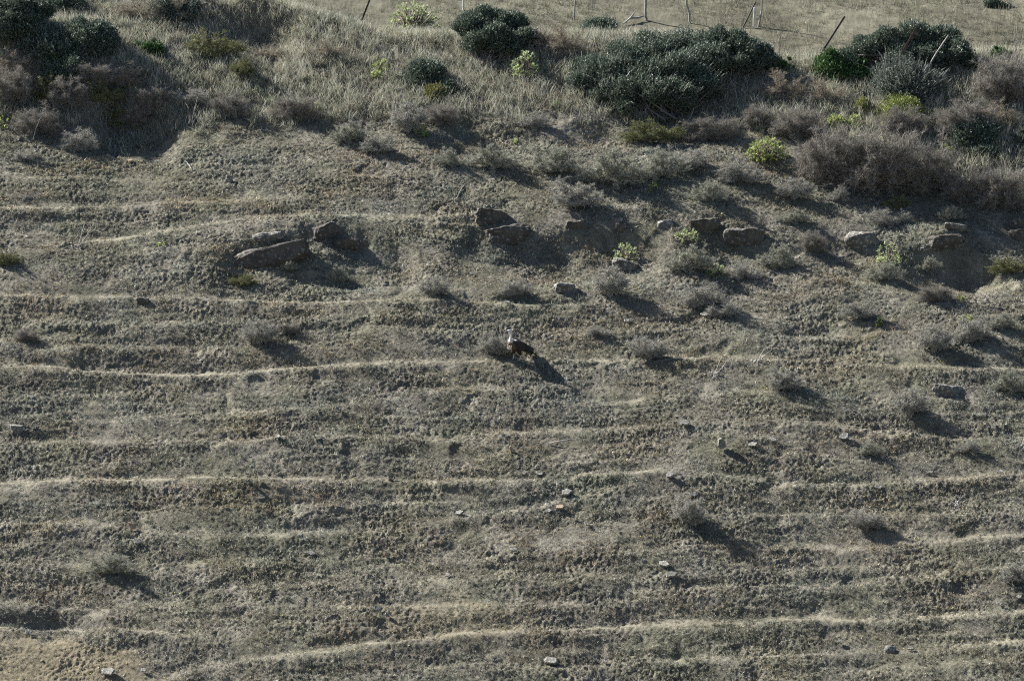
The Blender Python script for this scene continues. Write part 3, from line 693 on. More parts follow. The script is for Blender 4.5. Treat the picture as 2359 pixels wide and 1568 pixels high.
for i, (kd, mdl, cx, by, wpx, hpx, lab) in enumerate(SHRUBS):
    p = G(cx, by-3)[0]; s = mpp(p); Wd, dp, Ht = fit(wpx, hpx, s)
    name, cat, grp = KIND[kd]
    fl = -1 if rng.random() < .5 else 1
    # a shrub stands at its foot; the sheared base runs up the slope behind it
    add_plant(name, lab, cat, grp, cx, by-hpx*.28, MODELS[kd, mdl], None, ['branches', 'twigs'], (fl*Wd*1.06, dp/.42, Ht/MODELH[kd, mdl]), rot=14)

# --- evergreen bushes, each its own model
DARK = [(.062,.085,.056),(.085,.115,.078),(.045,.065,.044),(.12,.15,.11),(.17,.19,.15)]
DARKGREY = [(.085,.105,.085),(.12,.145,.115),(.065,.08,.06),(.16,.18,.15)]
BROAD = [(.05,.10,.035),(.075,.14,.045),(.035,.07,.03),(.12,.18,.06)]
BUSHES = [ # name,label, cx, base, w, h, nleaf, cols, dict
 ('evergreen_bush','giant sprawling evergreen bush with arching pale shoots near the crest',1535,262,400,205,90000,DARK,dict(shoots=900,shoot_len=(.2,.7),lean=(.35,0),seed=1,lobes=[(1350,190,38),(1395,165,52),(1430,215,50),(1450,130,58),(1500,215,56),(1510,110,60),(1575,95,58),(1560,160,62),(1620,130,58),(1480,170,60),(1555,218,50),(1600,185,48),(1520,240,38),(1440,238,42),(1570,245,38),(1630,205,40),(1395,212,40),(1350,160,34)])),
 ('evergreen_bush','right hand end of the giant bush, a domed evergreen falling away steeply to the right',1680,184,230,135,42000,DARK,dict(shoots=420,shoot_len=(.12,.4),nl=20,depth=.32,seed=2,lobes=[(1640,100,48),(1690,105,50),(1735,118,44),(1765,142,30),(1700,145,38),(1650,150,44)])),
 ('evergreen_bush','dark domed evergreen bush on the right crest with two leaning stakes in front',2092,172,330,132,60000,DARK,dict(shoots=560,shoot_len=(.12,.35),lean=(.1,0),nl=24,depth=.28,seed=3,lobes=[(1955,135,32),(2000,115,42),(2050,95,48),(2110,85,50),(2165,92,46),(2210,125,40),(2150,130,44),(2080,132,44),(2235,148,24)])),
 ('evergreen_bush','dark upright evergreen bush on the crest right of the pale green flowered one',1137,140,185,134,42000,DARK,dict(shoots=280,shoot_len=(.12,.4),seed=4,lobes=[(1080,55,40),(1125,45,44),(1170,50,44),(1205,90,32),(1150,95,44),(1100,95,38),(1180,118,26)])),
 ('spiny_bush','grey green bush bristling with upright shoots below the dark domed evergreen',2100,232,235,92,34000,DARKGREY,dict(shoots=900,shoot_len=(.2,.6),lean=(.1,0),nl=18,depth=.32,seed=5,w=(.016,.03))),
 ('broadleaf_bush','broad leaved glossy green bush at the left foot of the dark domed evergreen',1926,188,150,72,12000,BROAD,dict(shoots=20,shoot_len=(.05,.15),nl=14,depth=.34,seed=6,L=(.06,.11),w=(.035,.06))),
 ('broadleaf_bush','small broad leaved green bush in the gap between the two great evergreens',1809,172,40,48,2200,BROAD,dict(shoots=8,shoot_len=(.05,.12),nl=7,depth=.4,seed=7,L=(.06,.10),w=(.03,.05))),
 ('evergreen_bush','round dark green bush among the purplish shrubs near the right edge',2252,346,124,84,22000,DARK,dict(shoots=200,shoot_len=(.12,.4),nl=14,depth=.38,seed=8)),
 ('evergreen_bush','low dark green bush under the round one near the right edge',2262,378,104,46,11000,DARK,dict(shoots=120,shoot_len=(.1,.3),nl=10,depth=.36,seed=9)),
 ('evergreen_bush','dark green bush cut by the right edge beside the round one',2352,352,50,74,9000,DARK,dict(shoots=60,shoot_len=(.1,.25),nl=9,depth=.5,seed=10)),
 ('evergreen_bush','small dark bush at the field edge, far upper right',2303,140,62,36,5000,BROAD,dict(shoots=20,shoot_len=(.05,.2),nl=8,depth=.4,seed=11)),
 ('evergreen_bush','tall dark bush filling the top left corner',45,100,130,120,52000,DARK,dict(shoots=150,shoot_len=(.1,.3),seed=12,lobes=[(5,60,50),(35,30,50),(80,20,42),(60,62,40),(0,10,50)])),
 ('spiny_bush','dark bush with silvery dead twigs on top, upper left',102,158,160,112,42000,DARK,dict(shoots=520,shoot_len=(.15,.4),seed=13,lobes=[(60,100,36),(95,85,40),(135,90,40),(150,120,32),(110,125,36)],twigcol=[(.4,.4,.38),(.5,.5,.47)])),
 ('evergreen_bush','dark shaded bush right of the silvery topped bush, upper left',208,126,130,92,22000,DARK,dict(shoots=120,shoot_len=(.1,.3),nl=14,depth=.4,seed=14)),
 ('evergreen_bush','dark green bush low in the shade below the silvery topped bush',158,196,120,80,14000,DARK,dict(shoots=60,shoot_len=(.1,.25),nl=10,depth=.4,seed=15)),
 ('spiny_bush','grey green bush at the top edge, left of the bare crest',398,46,150,62,20000,DARKGREY,dict(shoots=260,shoot_len=(.1,.35),nl=14,depth=.34,seed=16)),
 ('broadleaf_bush','bright green leafy bush in the upper left grass',345,138,72,66,6500,BROAD,dict(shoots=20,shoot_len=(.05,.15),nl=11,depth=.4,seed=17,L=(.05,.09),w=(.02,.04))),
 ('evergreen_bush','dark green bush in the grass below the pale green flowered one',980,206,116,66,16000,DARK,dict(shoots=160,shoot_len=(.1,.3),nl=12,depth=.38,seed=18)),
 ('evergreen_bush','shaded dark green bush right of the olive heath clump',1030,226,66,44,7000,DARK,dict(shoots=30,shoot_len=(.05,.2),nl=9,depth=.38,seed=19)),
 ('evergreen_bush','slender green bush on the crest between the dark middle bush and the giant one',1378,98,96,68,13000,DARK,dict(shoots=260,shoot_len=(.15,.4),nl=12,depth=.36,seed=20)),
 ('spiny_bush','grey green bush at the left foot of the giant evergreen',1345,218,78,80,11000,DARKGREY,dict(shoots=260,shoot_len=(.12,.4),nl=11,depth=.36,seed=21)),
 ('evergreen_bush','dark bush behind the top left corner bush',150,40,120,60,16000,DARK,dict(shoots=80,shoot_len=(.1,.3),nl=12,depth=.4,seed=22)),
 ('evergreen_bush','small dark bush on the field, top right corner',2295,22,70,26,5000,DARK,dict(shoots=20,shoot_len=(.05,.2),nl=8,depth=.4,seed=23)),
]
for name, lab, cx, by, wpx, hpx, nleaf, cols, kw in BUSHES:
    p = G(cx, by-5)[0]; s = mpp(p); kw = dict(kw); seed = kw.pop('seed')
    fldy = p[1] > np.interp(p[0], *CREST)
    Wd, dp, Ht = fit(wpx, hpx, s, .38); kw['depth'] = dp/Wd; up = .26
    if 'lobes' in kw: kw['lob'] = lobed(kw.pop('lobes'), cx, by, s, seed); up = .02
    kw['shoots'] = int(kw['shoots']*(1.3 if name == 'spiny_bush' else 1.8)); kw['shoot_len'] = tuple(q*(.8 if name == 'spiny_bush' else .6) for q in kw['shoot_len'])
    br, fo, sh = leafy_bush(1000+seed, Wd, Ht, int(nleaf*1.6), cols, shear=.05 if fldy else .30, **kw)
    grp = {'evergreen_bush': 'dark evergreen bushes near the crest', 'spiny_bush': 'grey green spiny bushes', 'broadleaf_bush': 'broad leaved green bushes'}[name]
    add_plant(name, lab, 'bush', grp, cx, by-hpx*up, [as_mesh('branches', br, M_STEM), as_mesh('foliage', fo, M_LEAF), as_mesh('shoots', sh, M_TWIG)], None, ['branches', 'foliage', 'shoots'], dz=-.06)

# --- spurge domes and yellow green plants
YG = [(.30,.36,.11),(.38,.43,.15),(.23,.29,.09)]
PALE = [(.36,.42,.20),(.46,.51,.28),(.27,.33,.14)]
OLV = [(.20,.22,.06),(.27,.28,.08),(.15,.17,.05)]
SPURGE = [
 ('round pale yellow green spurge on a short stalk, alone below the crest',1210,184,74,62,150,PALE),
 ('large pale green flowered spurge on the crest beside the leaning stake',950,88,138,76,260,PALE),
 ('small yellow green spurge in the grass left of the dark green bush',876,172,46,34,60,YG),
 ('low green spurge right under the small yellow green one',868,186,34,22,34,YG),
 ('thin yellow green sprig at the lower edge of the tall grass, centre left',972,318,32,32,26,YG),
 ('yellow green sprig between brown shrubs in the upper left',728,264,30,30,26,YG),
 ('bright yellow green spurge dome left of the big purplish shrub mass',1764,374,96,52,210,YG),
 ('bright yellow green spurge under the right end of the tan crest shrubs, left clump',1925,292,48,28,70,YG),
 ('bright yellow green spurge beside the heath bush, right clump',1968,294,34,34,44,YG),
 ('pale flowering spurge beside the wedge rock',1440,608,68,44,64,PALE),
 ('tiny pale spurge at the top of the large silvery shrub, under the rounded rocks',1582,556,62,26,46,PALE),
 ('small pale spurge between grey shrubs below the rounded rocks',1648,638,44,34,40,PALE),
 ('flowering pale spurge with a rusty spike left of the dark hollow',2045,612,60,50,60,PALE),
 ('small green sprig in the shade right of the broadest silvery shrub',1504,440,28,22,20,YG),
 ('yellow spurge cushion between purplish shrubs near the right edge',2176,362,48,26,50,YG),
 ('yellow green sprig on the right slope above the track',2024,750,24,22,18,YG),
 ('yellow green sprig near the right edge above the pale shrub',2226,742,30,18,16,YG),
 ('small green tuft near the right edge, beside the brown sparse shrub',2212,694,22,14,12,YG),
 ('small bright green rosette on the left slope above the outcrop',372,568,20,22,14,YG),
 ('yellow green plant cut by the left edge below the thicket',8,300,30,40,26,YG),
 ('green flowered plant in the shaded thicket of the upper left',138,150,52,34,40,[(.14,.22,.06),(.20,.28,.09)]),
 ('small green sprout at the upper middle above the silvery shrub',1187,332,18,14,10,YG),
]
for i, (lab, cx, by, wpx, hpx, nr, cols) in enumerate(SPURGE):
    p = G(cx, by-2)[0]; s = mpp(p); Wd, dp, Ht = fit(wpx, hpx, s); br, fo = rosette_bush(1300+i, Wd, Ht*1.1, nr, cols, L=.075 if wpx > 30 else .06, w=.020, m=12)
    add_plant('spurge', lab, 'plant', 'yellow green spurges', cx, by-hpx*.2, [as_mesh('stems', br, M_STEM), as_mesh('foliage', fo, M_SPURGE)], None, ['stems', 'foliage'], dz=-.03)
HEATH = [
 ('rounded yellow green heath bush above the big purplish shrub mass',2085,292,150,72,26000,[(.16,.19,.05),(.22,.25,.07),(.12,.14,.04)],31),
 ('small olive heath bush left of the rounded heath bush',1990,262,46,44,5000,[(.16,.18,.05),(.22,.22,.08)],32),
 ('olive heath bush in the grass under the dark green bush, upper middle',1002,238,66,52,9000,[(.12,.12,.035),(.17,.16,.05),(.09,.10,.03)],33),
 ('low heath cushion with yellow tips below the rounded heath bush',2120,300,84,32,6000,[(.28,.30,.08),(.20,.20,.06)],34),
]
for lab, cx, by, wpx, hpx, nl_, cols, sd in HEATH:
    p = G(cx, by-4)[0]; s = mpp(p)
    Wd, dp, Ht = fit(wpx, hpx, s, .38)
    br, fo, sh = leafy_bush(1000+sd, Wd, Ht, nl_, cols, L=(.04,.07), w=(.014,.024), shoots=60, shoot_len=(.05,.14), nl=14, shear=.3, depth=dp/Wd)
    add_plant('heath_bush', lab, 'bush', 'heath bushes', cx, by-hpx*.26, [as_mesh('branches', br, M_STEM), as_mesh('foliage', fo, M_SPURGE), as_mesh('shoots', sh, M_TWIG)], None, ['branches', 'foliage', 'shoots'], dz=-.05)

# --- dead thistles: pale stalks over a heap of broken silvery leaves
THISTLE = [
 ('whitish dead thistle with two tall stalks on the left slope',185,570,70,60,7),
 ('pale dead thistle heap below the vulture track, left one of two',1648,864,52,40,8),
 ('pale dead thistle debris on the vulture track, right one of two',1745,838,70,36,9),
 ('whitish dead thistle cut by the right edge',2352,1030,50,44,10),
 ('scattered pale thistle leaves on the lower right slope',2200,1170,60,20,11),
 ('silvery dead thistle remains at the foot of the eroded root bank, upper left',598,272,66,36,12),
 ('pale dead thistle below the big purplish shrub mass',2015,424,44,22,13),
 ('brownish dead thistle on the left slope right of the two stalked one',338,556,60,24,14),
]
for lab, cx, by, wpx, hpx, sd in THISTLE:
    r_ = np.random.default_rng(sd); p = G(cx, by-3)[0]; s = mpp(p); Wd, Ht = wpx*s, hpx*s
    n = 70; c = r_.normal(0, .28, (n, 3))*[Wd*.6, Wd*.5, 0]; ax = rdir(n, r_, .35)
    V, F = leafquads(c+[0, 0, .02], ax, r_.uniform(.04, .13, n), r_.uniform(.010, .028, n), r_); V[:, 2] = np.abs(V[:, 2])*.7+S*V[:, 1]
    lv = (V, F, np.repeat(colr(n, [(.42,.40,.38),(.58,.55,.52),(.28,.25,.22)], r_), 4, 0))
    ch = []
    for k in range(2 if sd != 11 else 1):
        b0 = np.array([r_.normal(0, .03), r_.normal(0, .03), 0]); t_ = b0+np.array([Wd*(.25+.25*k), .02, Ht*(1-.1*k)]); m_ = (b0+t_)/2+r_.normal(0, .02, 3)
        ch.append((np.stack([b0, m_, t_]), [.009, .007, .004]))
        for q in range(3): 
            a0 = m_+(t_-m_)*q/2.2; ch.append((np.stack([a0, a0+r_.normal(0, .035, 3)+[.03, 0, .04], a0+r_.normal(0, .04, 3)+[.06, 0, .07]]), [.005, .004, .003]))
    e = empty('dead_thistle', tuple(p), lab, 'dead plant', 'dead thistles')
    for nm, dt, mt in (('stalks', tubes(ch, 4), M_PALESTEM), ('leaves', lv, M_TWIG)):
        o = bpy.data.objects.new(nm, as_mesh(nm, dt, mt)); COL.objects.link(o); o.parent = e

# --- fallen sticks and lone stems: polyline in px, radius, height above ground of each point
STICKS = [
 ('bent whitish stick lying on the upper left slope',[(424,370),(432,376),(440,388),(448,392)],.012,[.05,.04,.03,.03],'lying'),
 ('slender bleached stick lying in the upper middle of the slope',[(1047,461),(1054,452),(1060,440),(1070,424)],.012,[.02,.06,.08,.10],'lying'),
 ('thin pale twig lying just above the long silvery shrubs, upper middle',[(918,356),(921,346),(925,334)],.009,[.02,.05,.08],'lying'),
 ('bleached branch jutting over a small ledge in the lower middle, shadow beneath',[(1264,1021),(1290,1017),(1315,1012),(1338,1011)],.018,[.03,.10,.16,.18],'lying'),
 ('curved pale stem standing in the left part under the thicket',[(77,322),(80,302),(88,284),(98,262),(97,254)],.012,[0,.22,.40,.62,.70],'standing'),
 ('curved bare stem standing on the crest left of the tan shrub',[(1218,118),(1218,104),(1224,92),(1233,78)],.016,[0,.14,.26,.40],'standing'),
 ('pale forked branch hanging below the giant evergreen bush',[(1476,266),(1486,254),(1496,240),(1498,232)],.018,[.05,.16,.32,.40],'lying'),
 ('pale dry stem rising by the shaded brown shrub under the giant bush',[(1575,290),(1590,270),(1598,250)],.012,[0,.22,.42],'standing'),
 ('short log lying below the broad leaved bush on the right',[(1930,197),(1945,200),(1962,202)],.03,[.06,.06,.05],'lying'),
 ('pale slanting stem among the purplish shrubs near the right crest',[(2226,218),(2238,206),(2240,192),(2243,178)],.012,[0,.2,.35,.5],'standing'),
 ('dark crooked stick lying on the left slope beside the dead thistle',[(200,550),(230,545),(250,538),(262,524)],.011,[.03,.05,.09,.16],'lying'),
 ('thin tall dry stem in the upper left grass',[(440,286),(446,260),(452,236),(458,214)],.007,[0,.3,.55,.8],'standing'),
 ('pale twig on the slope beside the small round stone, upper left',[(735,414),(745,418),(755,422)],.008,[.03,.03,.03],'lying'),
]
for lab, pts, rad, hts, how in STICKS:
    pb = G([pts[0][0]], [pts[0][1]])[0]; P = []
    for (a, b), h in zip(pts, hts):
        d = ray(a, b)
        if how == 'standing': t = (pb[1]-CAM[1])/d[1]; q = CAM+d*t
        else: q = G(a, b+h/MPP*.9)[0]+[0, 0, h]
        P.append(q-pb)
    P = np.array(P); k = len(P); tt = np.linspace(0, k-1, k*3); Q = np.stack([np.interp(tt, range(k), P[:, i]) for i in range(3)], -1)
    Q += np.random.default_rng(len(lab)).normal(0, rad*.5, Q.shape); V, F = tubes([(Q, np.linspace(rad, rad*.45, len(Q)))], 6)
    o = mesh_np('dead_stick', V, F, M_PALESTEM if 'dark' not in lab else M_STEM, nv=4, smooth=True); o.location = pb
    tag(o, lab, 'stick', 'dead sticks and stems')
# ------------------------------------------------------------------ rocks
M_ROCK = rock_mat('brown_outcrop_rock', (.042, .036, .027), (.085, .073, .056), lichen=(.22, .21, .185), lich=.35, scale=7)
M_ROCK2 = rock_mat('grey_rock', (.075, .07, .058), (.135, .125, .105), lichen=(.32, .31, .28), lich=.6, scale=8)
M_WHITE = rock_mat('pale_stone', (.11, .104, .088), (.195, .187, .16), lich=.3, scale=20)
M_SLATE = rock_mat('slate_chip', (.12, .112, .09), (.20, .187, .152), lich=.5, scale=24)
M_OCHRE = rock_mat('ochre_stone', (.24, .17, .11), (.32, .25, .17), lich=.0, scale=22)
def rock_bm(seed, dims, flat=.0, sub=5, rough=.12, cuts=9):
    bm = bmesh.new(); bmesh.ops.create_icosphere(bm, subdivisions=sub, radius=1.0)
    co = np.array([v.co for v in bm.verts]); r = np.random.default_rng(seed)
    co = np.sign(co)*np.abs(co)**.70
    for n, dcut in ((np.array([r.normal(0, .12), -1, r.normal(0, .15)]), .52), (np.array([r.normal(0, .15), .1, 1]), .60)):   # broken front face, bedding plane on top
        n = n/np.linalg.norm(n); h = co@n; over = h > dcut; co[over] -= np.outer((h[over]-dcut)*.93, n)
    for k in range(cuts):      # planar breaks
        n = rdir(1, r)[0]; dcut = r.uniform(.62, .9); h = co@n; over = h > dcut; co[over] -= np.outer((h[over]-dcut)*.88, n)
    f = (fbm(co[:, 0]*1.5+seed, co[:, 1]*1.5, 5, seed, .55)+fbm(co[:, 1]*1.5+seed, co[:, 2]*1.5, 5, seed+1, .55)+fbm(co[:, 2]*1.5, co[:, 0]*1.5+seed, 5, seed+2, .55))*.75
    co *= (1+1.25*rough*f)[:, None]
    # bedding grooves
    co[:, :2] *= (1-.004*np.abs(pn(co[:, 2]*5+co[:, 0]*.8, co[:, 2]*0+seed, seed+3)))[:, None]
    co *= np.array(dims)/2
    for v, c in zip(bm.verts, co): v.co = c
    return bm
def place_rock(name, lab, cx, cy, wpx, hpx, mat, seed, tilt=(0, 0, 0), depth=.8, group='weathered rocks of the outcrop band', sink=.12, sub=5, cat='rock', hgt=None, rough=.12, cuts=9):
    p = G(cx, cy+hpx*.40)[0]; s = mpp(p); W = wpx*s; Ht = hpx*s*1.4
    bm = rock_bm(seed, (W, W*depth, Ht*(hgt or 1.15)), sub=sub, rough=rough, cuts=cuts)
    me = bpy.data.meshes.new(name); bm.to_mesh(me); bm.free(); me.polygons.foreach_set('use_smooth', np.ones(len(me.polygons), bool)); me.materials.append(mat)
    o = bpy.data.objects.new(name, me); COL.objects.link(o)
    o.location = (p[0], p[1]+W*depth*.22, p[2]+Ht*.30-1.9*sink*Ht+W*depth*.08); o.rotation_euler = [R(tilt[0]-16), R(tilt[1]), R(tilt[2])]
    return tag(o, lab, cat, group)
RK = [
 ('rock_outcrop','long tilted slab of brown rock rising to the right, left end of the rocky band',620,588,176,50,M_ROCK,11,(-4,-15,4),.34,1.15),
 ('rock_outcrop','right hand continuation of the tilted slab, with a pale streak',672,574,84,34,M_ROCK,12,(-2,-12,0),.45,1.1),
 ('rock','small grey slab lying above the long tilted slab',616,545,66,26,M_ROCK2,13,(10,-8,0),.6,1.0),
 ('rock','angular brown rock at the upper right of the tilted slab',752,530,66,40,M_ROCK,14,(6,-4,20),.8,1.1),
 ('rock','flat brown rock half in shade right below the angular one',795,560,68,30,M_ROCK,15,(10,-14,0),.7,1.1),
 ('boulder','upper of the two big rounded boulders in the middle',1134,496,84,40,M_ROCK,16,(4,6,10),.7,.9),
 ('boulder','lower of the two big boulders, smooth and oval, in the middle',1166,535,112,40,M_ROCK,17,(4,-8,0),.5,.95),
 ('rock','flat lens shaped slab with a white spot, right of the two big boulders',1330,516,54,22,M_ROCK,18,(4,0,5),.7,1.0),
 ('rock','small pale topped rock above a dark one, right of the flat slab',1422,507,26,16,M_ROCK2,19,(0,0,0),.8,1.1),
 ('rock','small dark rock under the pale topped one',1430,521,26,20,M_ROCK,20,(0,0,0),.8,1.1),
 ('rock','low grey rock in the grass left of the paired rounded rocks',1533,515,44,18,M_ROCK2,21,(0,4,0),.7,1.1),
 ('boulder','rounded grey topped boulder, left one of the pair on the right slope',1624,519,70,36,M_ROCK,22,(4,2,0),.7,1.1),
 ('boulder','brown lens shaped boulder, right one of the pair on the right slope',1722,543,102,42,M_ROCK,23,(4,6,0),.55,1.1),
 ('rock_outcrop','fractured dark rock with lichen under the spreading grey shrub',1990,550,76,40,M_ROCK2,24,(6,8,0),.7,1.1),
 ('rock_outcrop','overhanging curved slab over a dark hollow on the right',2176,555,108,30,M_ROCK,25,(4,-3,0),.6,1.0),
 ('rock','pale flat rock in the grass above the overhanging slab',2200,523,50,18,M_ROCK2,26,(4,5,0),.7,1.0),
 ('boulder','upper boulder of the stack cut by the right edge',2348,518,60,26,M_ROCK,27,(4,0,0),.7,1.1),
 ('boulder','lower boulder of the stack cut by the right edge',2352,540,56,32,M_ROCK,28,(4,-8,0),.7,1.1),
 ('rock','grey wedge rock leaning under the pale flowering spurge',1444,613,74,38,M_ROCK2,29,(8,20,10),.6,1.0),
 ('rock','half buried dome rock between two grey shrubs, below the middle boulders',1307,664,56,24,M_ROCK2,30,(6,14,0),.8,1.1),
 ('rock','cracked dark flat rock in the shade of the lower right slope',2178,897,70,32,M_ROCK2,31,(8,8,0),.6,1.0),
 ('rock','whitish lumpy rock near the left edge in the lower part',41,988,40,22,M_WHITE,32,(6,4,0),.8,1.1),
 ('rock','small pale rounded stone casting a short shadow, upper left slope',527,411,18,20,M_WHITE,33,(0,0,0),.8,1.1),
 ('rock','dark lump of rock jutting from the track at the left',330,694,34,16,M_ROCK,34,(0,0,0),.8,1.1),
 ('rock','grey jagged lump on the lower right slope near the bottom',2048,1494,30,20,M_ROCK2,35,(0,0,0),.8,1.1),
]
for k, (nm, lab, cx, cy, wp, hp, mt, sd, tl, dp, hg) in enumerate(RK):
    place_rock(nm, lab, cx, cy, wp, hp, mt, sd, tl, dp, hgt=hg, sub=5 if wp > 45 else 4)
# flat stones: px, py, w, h, tilt about y, facing, material, label
FS = [
 (304,1214,16,22,70,M_OCHRE,'upright reddish edged stone standing in the lower left'),
 (316,1250,24,10,10,M_WHITE,'pale flat stone just below the upright stone, lower left'),
 (714,1274,26,16,15,M_SLATE,'broad pale flat stone in the lower left middle'),
 (674,1288,16,12,60,M_SLATE,'thin stone leaning left of the broad pale flat one'),
 (858,1250,14,10,20,M_SLATE,'small stone chip above the ochre stone pair, lower middle'),
 (888,1280,14,16,60,M_OCHRE,'ochre stone standing in the lower middle'),
 (893,1290,10,8,20,M_WHITE,'pale bit of stone touching the foot of the ochre stone'),
 (930,1292,14,10,10,M_WHITE,'small pale stone with a dark shadow right of the ochre stone'),
 (1577,977,28,9,5,M_SLATE,'thin flat stone on the track right of centre'),
 (1645,955,12,8,10,M_WHITE,'tiny pale stone above the thin flat stone right of centre'),
 (1662,1026,34,30,60,M_SLATE,'large triangular slate standing on its point, right of centre'),
 (1733,1027,26,7,-12,M_WHITE,'long thin pale stone right of the triangular slate'),
 (1780,1015,20,8,5,M_SLATE,'dull flat stone right of the long thin pale one'),
 (1176,1036,14,16,65,M_OCHRE,'reddish slab standing in the middle of the lower slope'),
 (1943,1008,30,12,-15,M_WHITE,'pale two-pronged flat stone on the right below a grey shrub'),
 (1597,1140,24,12,10,M_SLATE,'square pale slate above the dense grey shrub, lower middle'),
 (1543,1097,26,9,-4,M_WHITE,'flat pale stone with a dark underside in the lower middle'),
 (1305,1137,30,12,-8,M_SLATE,'ragged flat slate in the lower middle left of the square slate'),
 (1263,1178,18,8,0,M_WHITE,'small white edged stone on the sloping track, lower middle'),
 (1290,1170,22,8,-10,M_OCHRE,'yellowish thin stone right of the small white edged one'),
 (1352,1208,16,12,20,M_SLATE,'rough knobbly small stone below the sloping track'),
 (1545,1327,34,8,-6,M_SLATE,'long thin slate low in the middle right'),
 (1528,1302,30,6,4,M_SLATE,'pale sliver of stone above the long thin slate'),
 (870,1402,24,12,25,M_WHITE,'pale tilted stone low in the left middle'),
 (892,1418,14,14,60,M_SLATE,'oblong stone standing right below the pale tilted one'),
 (1058,1183,26,10,-6,M_SLATE,'flat stone on the sloping track, left part of the middle'),
 (1008,1180,10,8,10,M_WHITE,'tiny white stone left of the flat one on the sloping track'),
 (1241,1092,20,10,0,M_ROCK2,'small grey lump on the track, lower middle'),
 (902,1103,24,10,0,M_ROCK,'brown lump on the track, lower left middle'),
 (574,1110,10,14,65,M_WHITE,'pale stone standing upright in the lower left'),
 (640,1008,18,8,-10,M_WHITE,'pale flat stone on the track in the left middle'),
 (779,942,16,12,20,M_SLATE,'pale stone on the track below the left shrubs'),
 (585,860,14,10,15,M_SLATE,'pale stone right above the vulture track at the left'),
 (1443,740,18,9,0,M_SLATE,'flat pale stone above the grey shrubs, right of the vulture'),
 (1420,1220,12,9,10,M_WHITE,'tiny pale stone left of the dense grey shrub, lower middle'),
 (1184,1268,22,10,5,M_SLATE,'thin slate peeping from a clod, lower middle'),
 (1030,1326,16,7,-10,M_SLATE,'grey slate with a shadow at the bottom middle'),
 (1270,1524,36,12,0,M_SLATE,'broad ragged pale slate near the bottom in the middle'),
 (1392,1525,14,8,8,M_SLATE,'pale chip near the bottom right of the ragged slate'),
 (1190,1382,12,8,0,M_WHITE,'tiny white stone above the bottom track, middle'),
 (1237,1305,12,8,0,M_SLATE,'tiny slate chip in the middle of the bottom slope'),
 (2095,1494,20,9,0,M_SLATE,'flat pale chip right of the grey jagged lump near the bottom'),
 (1995,1350,14,8,0,M_WHITE,'pale chip on the right bottom slope'),
 (2186,1340,12,7,0,M_WHITE,'small pale stone low near the right, on the track'),
 (2345,1376,14,8,0,M_WHITE,'small pale stone at the right edge near the bottom'),
 (1934,1480,16,8,0,M_WHITE,'small pale stone left of the grey jagged lump near the bottom'),
 (2022,1124,20,7,5,M_WHITE,'white thin stone above the right bottom shrub'),
 (2300,1392,16,7,0,M_SLATE,'dull small stone low at the right'),
 (2142,1090,14,6,0,M_WHITE,'white chip at the right between two tracks'),
 (2302,1089,18,6,0,M_SLATE,'flat sliver at the right edge, mid low'),
 (146,404,18,11,0,M_ROCK2,'grey rounded stone on the faint upper left track'),
 (12,583,14,10,0,M_WHITE,'pale stone at the left edge at mid height'),
 (30,582,12,12,0,M_ROCK,'dark stone right of the pale one at the left edge'),
 (300,372,14,8,0,M_OCHRE,'ochre flake on the upper left slope'),
 (270,330,18,8,0,M_SLATE,'flat stone in the bare ground of the upper left'),
 (436,341,10,8,0,M_OCHRE,'ochre chip right of the flat stones, upper left'),
 (66,1458,20,9,8,M_WHITE,'white flat stone above the bare earth, bottom left'),
 (92,1460,8,7,0,M_WHITE,'white pebble beside the white flat stone, bottom left'),
 (250,1550,40,8,-8,M_SLATE,'long pale slate sliver on the bare earth, bottom left'),
 (330,1545,18,8,0,M_WHITE,'pale stone right of the long slate sliver, bottom left'),
 (1388,634,14,9,0,M_WHITE,'small white stone left of the wedge rock'),
 (1169,698,14,9,0,M_WHITE,'small white stone on the slope above the vulture'),
 (1087,632,12,9,0,M_WHITE,'white stone on the slope between boulders and the long track'),
 (1622,727,20,9,0,M_SLATE,'pale stone at the foot of the wide grey shrub, right of centre'),
 (1600,640,18,9,0,M_OCHRE,'ochre pale stone below the large silvery shrub'),
]
def flat_stone(seed, W, Ht, tilt):
    r = np.random.default_rng(seed); n = r.integers(5, 8); an = np.sort(r.uniform(0, 2*np.pi, n)+0); an = np.linspace(0, 2*np.pi, n, endpoint=False)+r.uniform(-.3, .3, n)
    rad = r.uniform(.7, 1.05, n); bm = bmesh.new(); th = W*r.uniform(.12, .2)
    lo = [bm.verts.new((math.cos(a)*q*W/2, math.sin(a)*q*W*.33, -th/2)) for a, q in zip(an, rad)]
    hi = [bm.verts.new((math.cos(a)*q*W/2*.93, math.sin(a)*q*W*.31, th/2+r.normal(0, th*.12))) for a, q in zip(an, rad)]
    bm.faces.new(lo[::-1]); bm.faces.new(hi)
    for i in range(n): bm.faces.new((lo[i], lo[(i+1) % n], hi[(i+1) % n], hi[i]))
    bmesh.ops.bevel(bm, geom=list(bm.edges), offset=th*.12, segments=1, affect='EDGES')
    bmesh.ops.triangulate(bm, faces=bm.faces); bmesh.ops.subdivide_edges(bm, edges=list(bm.edges), cuts=1)
    for v in bm.verts: v.co += Vector(r.normal(0, th*.05, 3))
    return bm
